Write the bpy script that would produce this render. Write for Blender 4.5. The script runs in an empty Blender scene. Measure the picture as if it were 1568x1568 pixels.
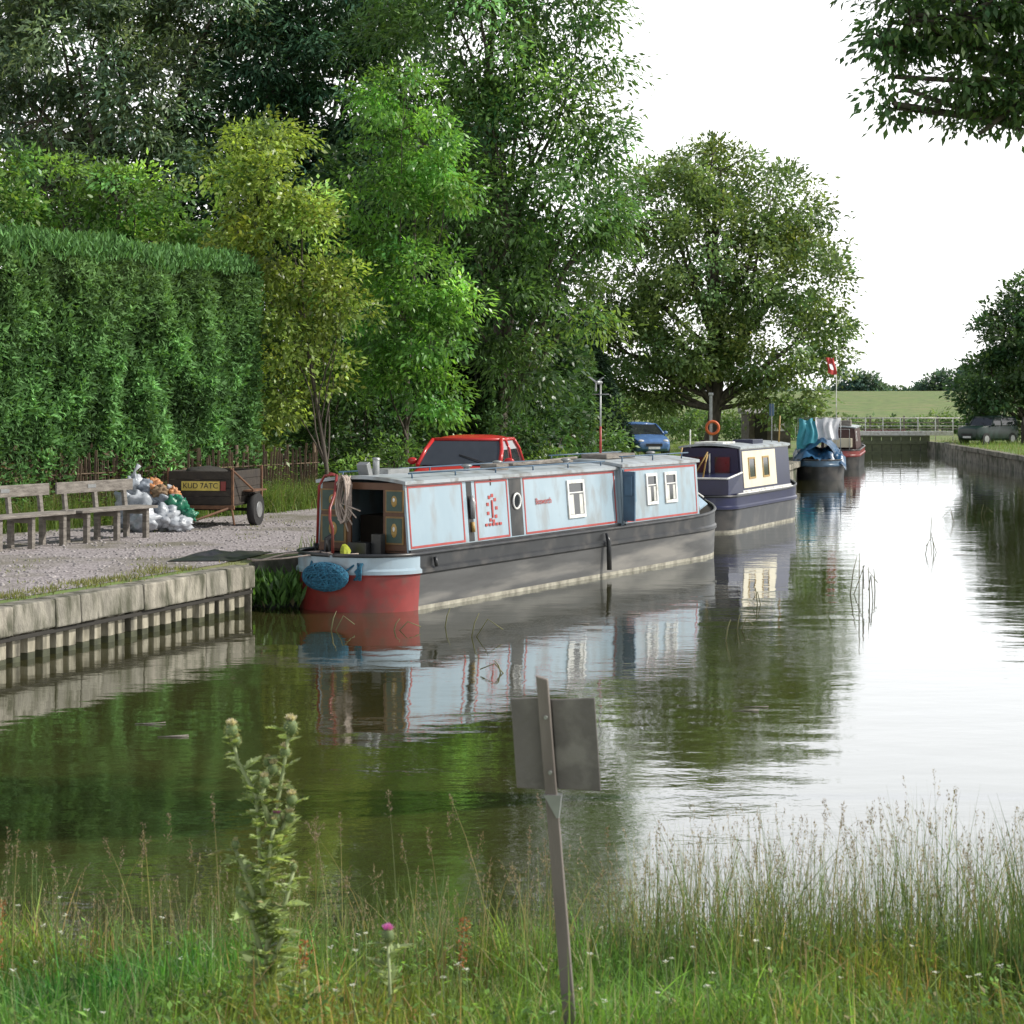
import bpy, bmesh, math, random
import numpy as np
from mathutils import Vector, Matrix, noise
from mathutils.geometry import delaunay_2d_cdt
random.seed(7); rng=np.random.default_rng(7)
scene=bpy.context.scene
scene.view_settings.view_transform='Standard'
scene.view_settings.look='None'
scene.view_settings.exposure=0
COL=scene.collection
# ------------------------------------------------------------ materials
def newmat(name):
    m=bpy.data.materials.new(name); m.use_nodes=True
    nt=m.node_tree; return m,nt,nt.nodes['Principled BSDF']
def mat(name,c,rough=.6,c2=None,scale=6,bump=0,bscale=None,metal=0,spec=.5,stretch=(1,1,1),detail=6,dirt=None):
    m,nt,b=newmat(name)
    b.inputs['Roughness'].default_value=rough; b.inputs['Metallic'].default_value=metal
    b.inputs['Specular IOR Level'].default_value=spec
    tc=nt.nodes.new('ShaderNodeTexCoord'); mp=nt.nodes.new('ShaderNodeMapping'); mp.inputs['Scale'].default_value=stretch
    nt.links.new(tc.outputs['Object'],mp.inputs['Vector'])
    n=nt.nodes.new('ShaderNodeTexNoise'); n.inputs['Scale'].default_value=scale; n.inputs['Detail'].default_value=detail
    nt.links.new(mp.outputs[0],n.inputs['Vector'])
    r=nt.nodes.new('ShaderNodeValToRGB'); r.color_ramp.elements[0].position=.32; r.color_ramp.elements[1].position=.68
    c2=c2 or tuple(x*.72 for x in c)
    r.color_ramp.elements[0].color=(*c2,1); r.color_ramp.elements[1].color=(*c,1)
    nt.links.new(n.outputs['Fac'],r.inputs[0]); out=r.outputs[0]
    if dirt:
        n2=nt.nodes.new('ShaderNodeTexNoise'); n2.inputs['Scale'].default_value=dirt[1]; n2.inputs['Detail'].default_value=8
        nt.links.new(mp.outputs[0],n2.inputs['Vector'])
        r2=nt.nodes.new('ShaderNodeValToRGB'); r2.color_ramp.elements[0].position=.5; r2.color_ramp.elements[1].position=.66
        if len(dirt)>2: r2.color_ramp.elements[0].position=dirt[2]; r2.color_ramp.elements[1].position=dirt[2]+.2
        nt.links.new(n2.outputs['Fac'],r2.inputs[0])
        mx=nt.nodes.new('ShaderNodeMix'); mx.data_type='RGBA'
        nt.links.new(r2.outputs[0],mx.inputs[0]); nt.links.new(out,mx.inputs[6]); mx.inputs[7].default_value=(*dirt[0],1); out=mx.outputs[2]
    nt.links.new(out,b.inputs['Base Color'])
    if bump:
        bn=nt.nodes.new('ShaderNodeTexNoise'); bn.inputs['Scale'].default_value=bscale or scale*4; bn.inputs['Detail'].default_value=5
        nt.links.new(mp.outputs[0],bn.inputs['Vector'])
        bp=nt.nodes.new('ShaderNodeBump'); bp.inputs['Strength'].default_value=bump; bp.inputs['Distance'].default_value=.02
        nt.links.new(bn.outputs['Fac'],bp.inputs['Height']); nt.links.new(bp.outputs[0],b.inputs['Normal'])
    return m
def leafmat(name,trans=.35,rough=.5,boost=(1.7,1.6,.8),spec=.3):
    m,nt,b=newmat(name)
    a=nt.nodes.new('ShaderNodeAttribute'); a.attribute_name='Col'
    nt.links.new(a.outputs['Color'],b.inputs['Base Color']); b.inputs['Roughness'].default_value=rough
    b.inputs['Specular IOR Level'].default_value=spec
    t=nt.nodes.new('ShaderNodeBsdfTranslucent')
    mu=nt.nodes.new('ShaderNodeMix'); mu.data_type='RGBA'; mu.blend_type='MULTIPLY'; mu.inputs[0].default_value=1
    nt.links.new(a.outputs['Color'],mu.inputs[6]); mu.inputs[7].default_value=(*boost,1)
    nt.links.new(mu.outputs[2],t.inputs['Color'])
    ms=nt.nodes.new('ShaderNodeMixShader'); ms.inputs[0].default_value=trans
    nt.links.new(b.outputs[0],ms.inputs[1]); nt.links.new(t.outputs[0],ms.inputs[2])
    nt.links.new(ms.outputs[0],nt.nodes['Material Output'].inputs['Surface'])
    return m
LEAF=leafmat('leaf_foliage',.36,.4,(1.8,1.8,.9),.5); CONLEAF=leafmat('conifer_foliage',.2,.65,spec=.2); GRASSM=leafmat('grass_blades',.4,.5)
BARK=mat('bark',(.12,.10,.08),.9,(.05,.042,.033),8,.8,20,stretch=(1,1,.3))
# ------------------------------------------------------------ mesh helper
class MB:
    def __init__(s): s.v=[];s.f=[];s.m=[];s.sm=[]
    def add(s,vs,fs,mi=0,smooth=False):
        o=len(s.v); s.v+= [tuple(v) for v in vs]
        for f in fs: s.f.append([i+o for i in f]); s.m.append(mi); s.sm.append(smooth)
    def hexa(s,p,mi=0): # p: 4 bottom, 4 top
        s.add(p,[(3,2,1,0),(4,5,6,7),(0,1,5,4),(1,2,6,5),(2,3,7,6),(3,0,4,7)],mi)
    def box(s,c,d,mi=0,M=None):
        x,y,z=c; a,b,e=d[0]/2,d[1]/2,d[2]/2
        p=[Vector((i,j,k)) for k in(-e,e) for i,j in((-a,-b),(a,-b),(a,b),(-a,b))]
        if M is not None: p=[M@q for q in p]
        s.hexa([q+Vector(c) for q in p],mi)
    def tube(s,pts,r,n=8,mi=0,cap=True):
        pts=[Vector(p) for p in pts]
        if not hasattr(r,'__len__'): r=[r]*len(pts)
        o=len(s.v); up=Vector((.013,.021,1))
        prev=None
        for i,p in enumerate(pts):
            t=(pts[min(i+1,len(pts)-1)]-pts[max(i-1,0)])
            if t.length<1e-6: t=Vector((0,0,1))
            t.normalize()
            if prev is None:
                a=t.cross(up if abs(t.z)<.95 else Vector((1,.02,0)))
            else: a=prev-t*prev.dot(t)
            a.normalize(); prev=a; b=t.cross(a)
            for k in range(n):
                an=2*math.pi*k/n; s.v.append(tuple(p+(a*math.cos(an)+b*math.sin(an))*r[i]))
        for i in range(len(pts)-1):
            for k in range(n):
                k2=(k+1)%n
                s.f.append([o+i*n+k,o+i*n+k2,o+(i+1)*n+k2,o+(i+1)*n+k]); s.m.append(mi); s.sm.append(True)
        if cap:
            s.f.append([o+k for k in range(n)][::-1]); s.m.append(mi); s.sm.append(False)
            s.f.append([o+(len(pts)-1)*n+k for k in range(n)]); s.m.append(mi); s.sm.append(False)
    def ell(s,c,r,mi=0,nu=12,nv=8,nz=0,sc=3,M=None):
        vs=[];fs=[]
        for j in range(nv+1):
            th=math.pi*j/nv
            for i in range(nu):
                ph=2*math.pi*i/nu
                d=Vector((math.sin(th)*math.cos(ph),math.sin(th)*math.sin(ph),math.cos(th)))
                k=1+(nz*noise.noise(d*sc+Vector(c)*3)+nz*.4*noise.noise(d*sc*2.5+Vector(c)) if nz else 0)
                q=Vector((d.x*r[0],d.y*r[1],d.z*r[2]))*k
                if M is not None:q=M@q
                vs.append(q+Vector(c))
        for j in range(nv):
            for i in range(nu):
                i2=(i+1)%nu; fs.append((j*nu+i,(j+1)*nu+i,(j+1)*nu+i2,j*nu+i2))
        s.add(vs,fs,mi,True)
    def obj(s,name,mats,parent=None,bevel=0,merge=False):
        me=bpy.data.meshes.new(name); me.from_pydata(s.v,[],s.f)
        for m in mats: me.materials.append(m)
        me.polygons.foreach_set('material_index',s.m); me.polygons.foreach_set('use_smooth',s.sm)
        me.update()
        bm=bmesh.new(); bm.from_mesh(me)
        if merge: bmesh.ops.remove_doubles(bm,verts=bm.verts,dist=.0005)
        bmesh.ops.recalc_face_normals(bm,faces=bm.faces)
        if merge:
            for ed in bm.edges:
                if len(ed.link_faces)==2 and ed.calc_face_angle(0)>.45: ed.smooth=False
        bm.to_mesh(me); bm.free()
        o=bpy.data.objects.new(name,me); COL.objects.link(o)
        if parent: o.parent=parent
        if bevel:
            b=o.modifiers.new('bevel','BEVEL'); b.width=bevel; b.segments=2; b.limit_method='ANGLE'
        return o
def empty(name,loc=(0,0,0),rot=0):
    e=bpy.data.objects.new(name,None); COL.objects.link(e); e.location=loc; e.rotation_euler=(0,0,rot); e.empty_display_size=.3; return e
def unit(a): return a/np.maximum(np.linalg.norm(a,axis=1,keepdims=True),1e-9)
def rawmesh(name,V,nper,faces_idx,cols,m,parent,smooth=False):
    N=len(V)//nper; F=np.asarray(faces_idx); nf=len(F); k=F.shape[1]
    idx=(F[None,:,:]+(np.arange(N)*nper)[:,None,None]).reshape(-1).astype(np.int32)
    me=bpy.data.meshes.new(name)
    me.vertices.add(len(V)); me.vertices.foreach_set('co',V.astype(np.float32).reshape(-1))
    me.loops.add(len(idx)); me.loops.foreach_set('vertex_index',idx)
    me.polygons.add(N*nf); me.polygons.foreach_set('loop_start',(np.arange(N*nf)*k).astype(np.int32))
    try: me.polygons.foreach_set('loop_total',np.full(N*nf,k,np.int32))
    except Exception: pass
    at=me.color_attributes.new('Col','FLOAT_COLOR','POINT')
    c=np.ones((len(V),4),np.float32); c[:,:3]=cols; at.data.foreach_set('color',c.reshape(-1))
    me.update(calc_edges=True); me.validate()
    me.materials.append(m)
    o=bpy.data.objects.new(name,me); COL.objects.link(o)
    if parent:o.parent=parent
    return o
def leaves(name,P,D,Nn,L,W,C,m,parent=None):
    D=unit(D); S=unit(np.cross(D,Nn)); Nn=unit(np.cross(S,D))
    L=L[:,None];W=W[:,None]
    V=np.empty((len(P),4,3)); V[:,0]=P; V[:,2]=P+D*L
    mid=P+D*L*.45+Nn*L*.08
    V[:,1]=mid+S*W*.5; V[:,3]=mid-S*W*.5
    return rawmesh(name,V.reshape(-1,3),4,[[0,1,2,3]],np.repeat(np.clip(C,0,.8),4,axis=0),m,parent)
def rand_dir(n): return unit(rng.normal(size=(n,3)))
# ------------------------------------------------------------ tree generator
LB=1.45
def crown_data(blobs,cr,lpc,leaf,aspect=.45,col=(.06,.11,.03),cvar=.3,droop=.2,fill=.32,dens=1.0,flat=.65,yel=.0,lump=.36):
    CP=[];CB=[];OUT=[]
    for b in blobs:
        x,y,z,rx,ry,rz=b[:6]
        area=4*math.pi*((((rx*ry)**1.6+(rx*rz)**1.6+(ry*rz)**1.6)/3)**(1/1.6))
        n=max(4,int(area/(cr*cr*2.2)*dens))
        d=rand_dir(n); lu=np.array([1+lump*noise.noise(Vector(q)*2.6+Vector((x,y,z))) for q in d])
        rr=(1-fill*rng.random(n)**1.3)*lu
        CP.append(np.array([x,y,z])+d*rr[:,None]*np.array([rx,ry,rz])); OUT.append(d)
    CP=np.concatenate(CP); OUT=np.concatenate(OUT); nc=len(CP)
    cb=np.exp(rng.normal(0,cvar*.6,nc)); crr=cr*rng.uniform(.5,1.35,nc); hy=rng.normal(0,1,nc)
    num=rng.poisson(lpc*np.clip((crr/cr)**2,.3,1.6)); ci=np.repeat(np.arange(nc),num); n=len(ci)
    off=rng.normal(0,.46,(n,3)); off[:,2]*=flat
    P=CP[ci]+off*crr[ci][:,None]
    P[:,2]-=droop*.35*(off[:,0]**2+off[:,1]**2)*crr[ci]
    D=unit(off)*.7+rand_dir(n)*.7+OUT[ci]*.4; D[:,2]-=droop
    Nn=rand_dir(n)*.7+OUT[ci]*.5+np.array([0,0,.8])
    L=leaf*rng.uniform(.6,1.35,n); W=L*aspect
    C=np.array(col)[None,:]*LB*cb[ci][:,None]*np.exp(rng.normal(0,.18,n))[:,None]
    C[:,0]*=np.clip(1+.09*hy[ci]+yel*rng.random(n),.5,2.2); C[:,2]*=np.clip(1-.1*hy[ci],.4,1.5)
    return P,D,Nn,L,W,C,CP
def branch(mb,a,b,r0,r1,seg=6,wob=.12,n=7):
    a=Vector(a);b=Vector(b); L=(b-a).length; pts=[];rs=[]
    w=Vector(rng.normal(size=3))*wob*L*.3; w2=Vector(rng.normal(size=3))*wob*L*.15
    for i in range(seg+1):
        t=i/seg; p=a.lerp(b,t)+w*math.sin(math.pi*t)+w2*math.sin(2*math.pi*t)
        pts.append(p); rs.append(r0+(r1-r0)*t)
    mb.tube(pts,rs,n,0,cap=False); return pts
def tree(name,base,top,trunk_r,blobs,cr,lpc,leaf,limbs=14,twigs=60,lean=0,m=None,tmin=.18,ext=.3,**kw):
    e=empty(name,(0,0,0)); P,D,Nn,L,W,C,CP=crown_data(blobs,cr,lpc,leaf,**kw)
    leaves('crown',P,D,Nn,L,W,C,m or LEAF,e)
    mb=MB(); base=Vector(base); top=Vector(top)
    pts=branch(mb,base-Vector((0,0,.3)),top,trunk_r,trunk_r*.25,10,.08,10)
    mb.tube([base+Vector((0,0,-.1)),base+Vector((0,0,.5))],[trunk_r*1.5,trunk_r],10,0,False)
    bc=[Vector(b[:3]) for b in blobs]; ends=[]
    for i in range(limbs):
        c=bc[i%len(bc)]+Vector(rng.normal(size=3))*ext
        t=min(max((c.z-base.z)/(top.z-base.z)*.55-.05+rng.uniform(-.08,.05),tmin),.92)
        k=t*10; p=pts[int(k)].lerp(pts[min(int(k)+1,10)],k-int(k))
        lp=branch(mb,p,c,trunk_r*.45*(1-t*.5),trunk_r*.09,6,.15,6); ends.append(lp)
    allp=[q for lp in ends for q in lp[2:]]+pts[4:]
    AP=np.array([list(q) for q in allp]); sel=rng.choice(len(CP),min(twigs,len(CP)),replace=False)
    for i in sel:
        d=np.linalg.norm(AP-CP[i],axis=1); j=int(np.argmin(d))
        branch(mb,allp[j],CP[i],trunk_r*.1,trunk_r*.03,4,.15,4)
    mb.obj('trunk_and_limbs',[BARK],e); return e
# ------------------------------------------------------------ world / light / camera
S=Vector((.76,.02,.65)).normalized()
w=bpy.data.worlds.new('World'); scene.world=w; w.use_nodes=True; nt=w.node_tree
bg=nt.nodes['Background']; sky=nt.nodes.new('ShaderNodeTexSky'); sky.sky_type='NISHITA'; sky.sun_disc=False
sky.sun_elevation=math.asin(S.z); sky.sun_rotation=math.atan2(S.x,S.y); sky.dust_density=3; sky.air_density=1
tc=nt.nodes.new('ShaderNodeTexCoord'); sx=nt.nodes.new('ShaderNodeSeparateXYZ'); nt.links.new(tc.outputs['Generated'],sx.inputs[0])
rp=nt.nodes.new('ShaderNodeValToRGB'); rp.color_ramp.elements[0].position=.22; rp.color_ramp.elements[0].color=(1,1,1,1)
rp.color_ramp.elements[1].position=.55; rp.color_ramp.elements[1].color=(.14,.16,.205,1)
nt.links.new(sx.outputs['Z'],rp.inputs[0])
sc_=nt.nodes.new('ShaderNodeVectorMath'); sc_.operation='SCALE'; sc_.inputs['Scale'].default_value=17.5
nt.links.new(rp.outputs[0],sc_.inputs[0])
mx=nt.nodes.new('ShaderNodeMix'); mx.data_type='RGBA'; mx.inputs[0].default_value=.88
nt.links.new(sky.outputs[0],mx.inputs[6]); nt.links.new(sc_.outputs[0],mx.inputs[7]); nt.links.new(mx.outputs[2],bg.inputs[0])
bg.inputs[1].default_value=.11
sl=bpy.data.lights.new('sun','SUN'); sl.energy=5; sl.angle=math.radians(.6); sl.color=(1,.96,.88)
so=bpy.data.objects.new('sun',sl); COL.objects.link(so); so.rotation_euler=S.to_track_quat('Z','Y').to_euler(); so.location=(20,0,30)
cd=bpy.data.cameras.new('camera'); cam=bpy.data.objects.new('camera',cd); COL.objects.link(cam); scene.camera=cam
cam.location=(0,0,3); cam.rotation_euler=(math.radians(90),0,0); cd.sensor_width=36; cd.lens=68.9; cd.shift_y=-.1097; cd.clip_end=5000; cd.clip_start=.1
cd.dof.use_dof=True; cd.dof.focus_distance=32; cd.dof.aperture_fstop=8
# ------------------------------------------------------------ terrain
LOOP=[(-9.8,11.0),(-4,10.9),(0,10.7),(3,10.4),(8,10.2),(14,10),(17,40),(20.4,75),(20.9,80),(22.7,102),(23.5,106),(23.5,113),(18.9,113),(18.9,106),
 (15.2,98),(12.6,84),(10.6,73),(9.4,68),(8.7,64),(4.6,52),(2.9,45),(2.7,40.5),(-2.95,30),(-3.75,29),(-3.8,27.9)]
def sstep(a,b,x):
    t=min(max((x-a)/(b-a),0),1); return t*t*(3-2*t)
def height(x,y):
    nz=.12*noise.noise(Vector((x*.5,y*.5,0)))+.04*noise.noise(Vector((x*2,y*2,3)))
    hn=1.35-.118*y+nz*sstep(10.6,8,y)+ (0 if y<9.8 else -(y-9.8)*.3)
    base=.65+3.7*sstep(125,330,y)+(.6*noise.noise(Vector((x*.01,y*.01,0))) if y>140 else 0)
    if y>16: return base
    k=sstep(8.5,11,abs(x)+max(0,y-11.2)*3)
    return hn*(1-k)+base*k
def inpoly(x,y,L):
    c=False;n=len(L);j=n-1
    for i in range(n):
        if (L[i][1]>y)!=(L[j][1]>y) and x<(L[j][0]-L[i][0])*(y-L[i][1])/(L[j][1]-L[i][1])+L[i][0]: c=not c
        j=i
    return c
dl=[]
for i in range(len(LOOP)):
    a=Vector(LOOP[i]);b=Vector(LOOP[(i+1)%len(LOOP)]); n=max(1,int((b-a).length/1.0))
    for k in range(n): dl.append(a.lerp(b,k/n))
pts=list(dl); ne=len(dl); edges=[(i,(i+1)%ne) for i in range(ne)]
def far_from_loop(x,y,d):
    return all((x-p.x)**2+(y-p.y)**2>d*d for p in dl)
for x in np.arange(-9,9.1,.45):
    for y in np.arange(-2,10.6,.45):
        if not inpoly(x,y,LOOP) and far_from_loop(x,y,.2): pts.append(Vector((x,y)))
for x in np.arange(-60,75,4):
    for y in np.arange(-12,150,4):
        if (abs(x)>9.5 or y>11) and not inpoly(x,y,LOOP) and far_from_loop(x,y,1): pts.append(Vector((x+.01*y,y)))
for x in list(np.arange(-300,301,25))+[-1500,-800,800,1500]:
    for y in list(np.arange(160,420,20))+[-300,500,700,1000,2000,3000]:
        pts.append(Vector((x,y+.01*x)))
for x in (-1500,-400,-120,120,400,1500):
    for y in (-300,-60,0,60,120): pts.append(Vector((x,y)))
r=delaunay_2d_cdt(pts,edges,[],0,1e-5)
V=[(p.x,p.y,height(p.x,p.y)) for p in r[0]]
F=[f for f in r[2] if not inpoly(sum(r[0][i].x for i in f)/3,sum(r[0][i].y for i in f)/3,LOOP)]
me=bpy.data.meshes.new('ground'); me.from_pydata(V,[],F); me.update()
g=bpy.data.objects.new('ground',me); COL.objects.link(g)
for p in me.polygons: p.use_smooth=True
bm=bmesh.new(); bm.from_mesh(me); bmesh.ops.recalc_face_normals(bm,faces=bm.faces)
if sum(f.normal.z for f in bm.faces)<0: bmesh.ops.reverse_faces(bm,faces=bm.faces)
bm.to_mesh(me); bm.free()
GM=mat('grass_ground',(.17,.24,.06),.95,(.08,.12,.035),1.3,.8,30,dirt=((.2,.2,.08),.35)); me.materials.append(GM)
mb=MB()
for i in range(ne):
    a=dl[i];b=dl[(i+1)%ne]; ha=height(a.x,a.y)-.002;hb=height(b.x,b.y)-.002
    mb.add([(a.x,a.y,-1.3),(b.x,b.y,-1.3),(b.x,b.y,hb),(a.x,a.y,ha)],[(0,1,2,3)])
STONE=mat('weathered_stone',(.28,.26,.21),.9,(.1,.095,.07),2.5,.8,14,dirt=((.05,.06,.03),1.5))
mb.obj('canal_wall',[STONE])
# water
m,nt,b=newmat('canal_water'); nt.nodes.remove(b)
tc=nt.nodes.new('ShaderNodeTexCoord'); 
def nz(scale,st,det=3):
    mp=nt.nodes.new('ShaderNodeMapping'); mp.inputs['Scale'].default_value=st; nt.links.new(tc.outputs['Object'],mp.inputs[0])
    n=nt.nodes.new('ShaderNodeTexNoise'); n.inputs['Scale'].default_value=scale; n.inputs['Detail'].default_value=det; nt.links.new(mp.outputs[0],n.inputs[0]); return n
n1=nz(.8,(1,1.5,1),2); n2=nz(7,(1,1.5,1),3); n3=nz(.12,(1,1,1),2)
ma=nt.nodes.new('ShaderNodeMath'); ma.operation='MULTIPLY'; ma.inputs[1].default_value=.2; nt.links.new(n2.outputs[0],ma.inputs[0])
mm=nt.nodes.new('ShaderNodeMath'); mm.operation='MULTIPLY'; nt.links.new(ma.outputs[0],mm.inputs[0])
r3=nt.nodes.new('ShaderNodeMapRange'); r3.inputs[1].default_value=.4; r3.inputs[2].default_value=.65; r3.inputs[3].default_value=.3; r3.inputs[4].default_value=1.4
nt.links.new(n3.outputs[0],r3.inputs[0]); nt.links.new(r3.outputs[0],mm.inputs[1])
ad=nt.nodes.new('ShaderNodeMath'); ad.operation='ADD'; nt.links.new(n1.outputs[0],ad.inputs[0]); nt.links.new(mm.outputs[0],ad.inputs[1])
bp=nt.nodes.new('ShaderNodeBump'); bp.inputs['Strength'].default_value=1; bp.inputs['Distance'].default_value=.0085; nt.links.new(ad.outputs[0],bp.inputs['Height'])
gl=nt.nodes.new('ShaderNodeBsdfGlossy'); gl.inputs['Roughness'].default_value=.012; gl.inputs['Color'].default_value=(.96,.98,1,1); nt.links.new(bp.outputs[0],gl.inputs['Normal'])
df=nt.nodes.new('ShaderNodeBsdfDiffuse')
nd=nz(.5,(1,1,1),4); cr=nt.nodes.new('ShaderNodeValToRGB'); cr.color_ramp.elements[0].color=(.024,.028,.008,1); cr.color_ramp.elements[1].color=(.055,.048,.017,1); nt.links.new(nd.outputs[0],cr.inputs[0]); nt.links.new(cr.outputs[0],df.inputs[0])
fr=nt.nodes.new('ShaderNodeFresnel'); fr.inputs[0].default_value=1.45; nt.links.new(bp.outputs[0],fr.inputs['Normal'])
f2=nt.nodes.new('ShaderNodeMath'); f2.operation='MULTIPLY_ADD'; f2.use_clamp=True; f2.inputs[1].default_value=.85; f2.inputs[2].default_value=.19; nt.links.new(fr.outputs[0],f2.inputs[0])
ms=nt.nodes.new('ShaderNodeMixShader'); nt.links.new(f2.outputs[0],ms.inputs[0]); nt.links.new(df.outputs[0],ms.inputs[1]); nt.links.new(gl.outputs[0],ms.inputs[2]); nt.links.new(ms.outputs[0],nt.nodes['Material Output'].inputs[0])
mb=MB(); mb.add([(-10.2,9.4,0),(24.5,9.4,0),(24.5,113,0),(-10.2,113,0)],[(0,1,2,3)]); mb.obj('canal_water',[m])
# gravel
m,nt,b=newmat('gravel'); tc=nt.nodes.new('ShaderNodeTexCoord')
vo=nt.nodes.new('ShaderNodeTexVoronoi'); vo.inputs['Scale'].default_value=26; nt.links.new(tc.outputs['Object'],vo.inputs[0])
nn=nt.nodes.new('ShaderNodeTexNoise'); nn.inputs['Scale'].default_value=.7; nn.inputs['Detail'].default_value=8; nt.links.new(tc.outputs['Object'],nn.inputs[0])
rr=nt.nodes.new('ShaderNodeValToRGB'); rr.color_ramp.elements[0].color=(.19,.165,.165,1); rr.color_ramp.elements[0].position=.1; rr.color_ramp.elements[1].color=(.42,.38,.38,1); 
sp=nt.nodes.new('ShaderNodeSeparateColor'); nt.links.new(vo.outputs['Color'],sp.inputs[0]); nt.links.new(sp.outputs[0],rr.inputs[0])
r2=nt.nodes.new('ShaderNodeValToRGB'); r2.color_ramp.elements[0].position=.5; r2.color_ramp.elements[1].position=.68; nt.links.new(nn.outputs[0],r2.inputs[0])
mx=nt.nodes.new('ShaderNodeMix'); mx.data_type='RGBA'; nt.links.new(r2.outputs[0],mx.inputs[0]); nt.links.new(rr.outputs[0],mx.inputs[6]); mx.inputs[7].default_value=(.17,.155,.12,1)
nt.links.new(mx.outputs[2],b.inputs['Base Color']); b.inputs['Roughness'].default_value=.95
bp=nt.nodes.new('ShaderNodeBump'); bp.inputs['Strength'].default_value=.7; bp.inputs['Distance'].default_value=.03; nt.links.new(vo.outputs['Distance'],bp.inputs['Height']); nt.links.new(bp.outputs[0],b.inputs['Normal'])
mb=MB(); gp=[(-10.3,15),(-9.6,14),(-5.95,23),(-4.15,28),(-4.0,29.3),(-3.2,30.5),(2.3,41),(2.4,45),(3.6,52),(2.5,54),(-1.2,49),(-5.2,40.6),(-9.9,32.5),(-16,22)]
mb.add([(x,y,.657) for x,y in gp],[tuple(range(len(gp)))]); mb.obj('gravel_path',[m])
mb=MB()
for k in range(1800):
    x=random.uniform(-8.5,-1);y=random.uniform(23,38)
    if inpoly(x,y,gp): s_=random.uniform(.012,.04); mb.ell((x,y,.66),(s_,s_*random.uniform(.6,1),s_*.6),0,5,3)
mb.obj('loose_stones',[mat('stone_chips',(.42,.39,.38),.9,(.15,.14,.14),3)])
# quay edge coping + piling
CM=[mat('coping_concrete',c,.9,tuple(x*.5 for x in c),3.5,.9,22,dirt=((.07,.07,.045),2.2,.43),stretch=(2.5,2.5,.9)) for c in((.36,.33,.27),(.30,.28,.23),(.40,.37,.30))]; CONC=CM[0]
PILE=mat('sheet_piling',(.38,.35,.27),.8,(.2,.18,.13),5,.5,20,stretch=(2,2,.5),dirt=((.06,.055,.04),3,.46))
ALGAE=mat('wet_algae',(.06,.065,.03),.5,(.03,.032,.015),6)
DARK=mat('dark_timber_and_shade',(.03,.027,.022),.9)
A=Vector((-9.6,11.9,0));B=Vector((-3.84,27.8,0)); d=(B-A).normalized(); Lq=(B-A).length
e=empty('canal_quay',A,-math.atan2(d.x,d.y)); mb=MB(); y=0
while y<Lq:
    l=min(random.uniform(.3,1.3),Lq-y); j=[random.uniform(-.014,.014) for _ in range(8)]
    x0,x1,z0,z1=-.12,.23,.33,.66
    mb.hexa([(x0,y+.004,z0),(x1+j[0],y+.004,z0+j[1]),(x1+j[2],y+l-.004,z0+j[1]),(x0,y+l-.004,z0),(x0,y+.004,z1),(x1+j[3]-.01,y+.004,z1+j[4]),(x1+j[5]-.01,y+l-.004,z1+j[6]),(x0,y+l-.004,z1)],random.randrange(3)); y+=l
mb.obj('coping',CM,e,.022)
mb=MB(); y=0
while y<Lq-.2:
    h=.33; x1=.14+random.uniform(-.015,.015); k=random.uniform(-.012,.012); tl=random.uniform(-.015,.015); hw=.07+random.uniform(-.02,.02)
    q=lambda z,t,o=0:[(.0,y+t,z),(x1+o,y+.03+k+t,z),(x1+o,y+.18+k+t,z),(.0,y+.21+t,z)]
    mb.hexa(q(-.6,0)+q(hw,tl*.6),2); mb.hexa(q(hw+.001,tl*.6)+q(h,tl),0)
    y+=.285
mb.box((-.05,Lq/2,-.14),(.1,Lq,.9),1); mb.box((.175,Lq/2,.285),(.03,Lq,.05),1)  # thin box: dark strip that paints a shadow line under the coping
mb.obj('piling',[PILE,DARK,ALGAE],e,.008)
mb=MB(); mb.box((.0,Lq+.012,.12),(.3,.03,1.0)); mb.obj('end_face',[CONC],e)
# ------------------------------------------------------------ narrowboats
BLACK=mat('black_hull_paint',(.025,.027,.029),.35,(.015,.016,.017),4,dirt=((.06,.055,.05),2))
GREYH=mat('scuffed_hull',(.085,.085,.083),.5,(.045,.045,.044),2.5,.1,10,stretch=(1,.3,2),dirt=((.19,.18,.16),1.2))
SCUM=mat('waterline_deposit',(.38,.36,.29),.8,(.16,.15,.12),6)
REDP=mat('red_paint',(.27,.035,.03),.35,(.17,.022,.02),3,dirt=((.15,.05,.04),4))
LBLUE=mat('pale_blue_paint',(.33,.42,.48),.22,(.28,.37,.43),1.8,stretch=(1,1,.5),dirt=((.27,.31,.33),3))
MBLUE=mat('mid_blue_paint',(.18,.29,.38),.35,(.15,.25,.33),2)
DBLUE=mat('dark_blue_paint',(.06,.12,.19),.4)
WHITE=mat('white_paint',(.78,.78,.76),.35,(.66,.66,.63),4,dirt=((.5,.48,.42),6))
ROOF=mat('roof_paint',(.40,.44,.47),.4,(.32,.36,.38),2,dirt=((.2,.2,.19),3))
RTRIM=mat('red_trim',(.42,.06,.05),.4)
BROWN=mat('brown_door',(.13,.06,.03),.5,(.09,.04,.02),6); GREEN=mat('green_panel',(.05,.09,.07),.5); GOLD=mat('gold_paint',(.42,.27,.08),.5)
GLASS=mat('window_glass',(.03,.035,.04),.06,spec=.9); CURT=mat('curtain',(.6,.6,.56),.8)
NAVY=mat('navy_paint',(.012,.016,.065),.3,(.009,.012,.045),2); CREAM=mat('cream_paint',(.72,.66,.5),.4,(.62,.56,.42),3)
ROPE=mat('rope_pale',(.5,.42,.36),.9,(.35,.28,.24),20,.5,60); BROPE=mat('blue_rope',(.03,.17,.27),.9,(.012,.06,.11),30,.8,80)
METAL=mat('galvanised_metal',(.36,.37,.37),.45,metal=.6); WOODW=mat('weathered_wood',(.27,.245,.215),.85,(.13,.115,.1),5,.6,20,stretch=(1,1,4))
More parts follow.
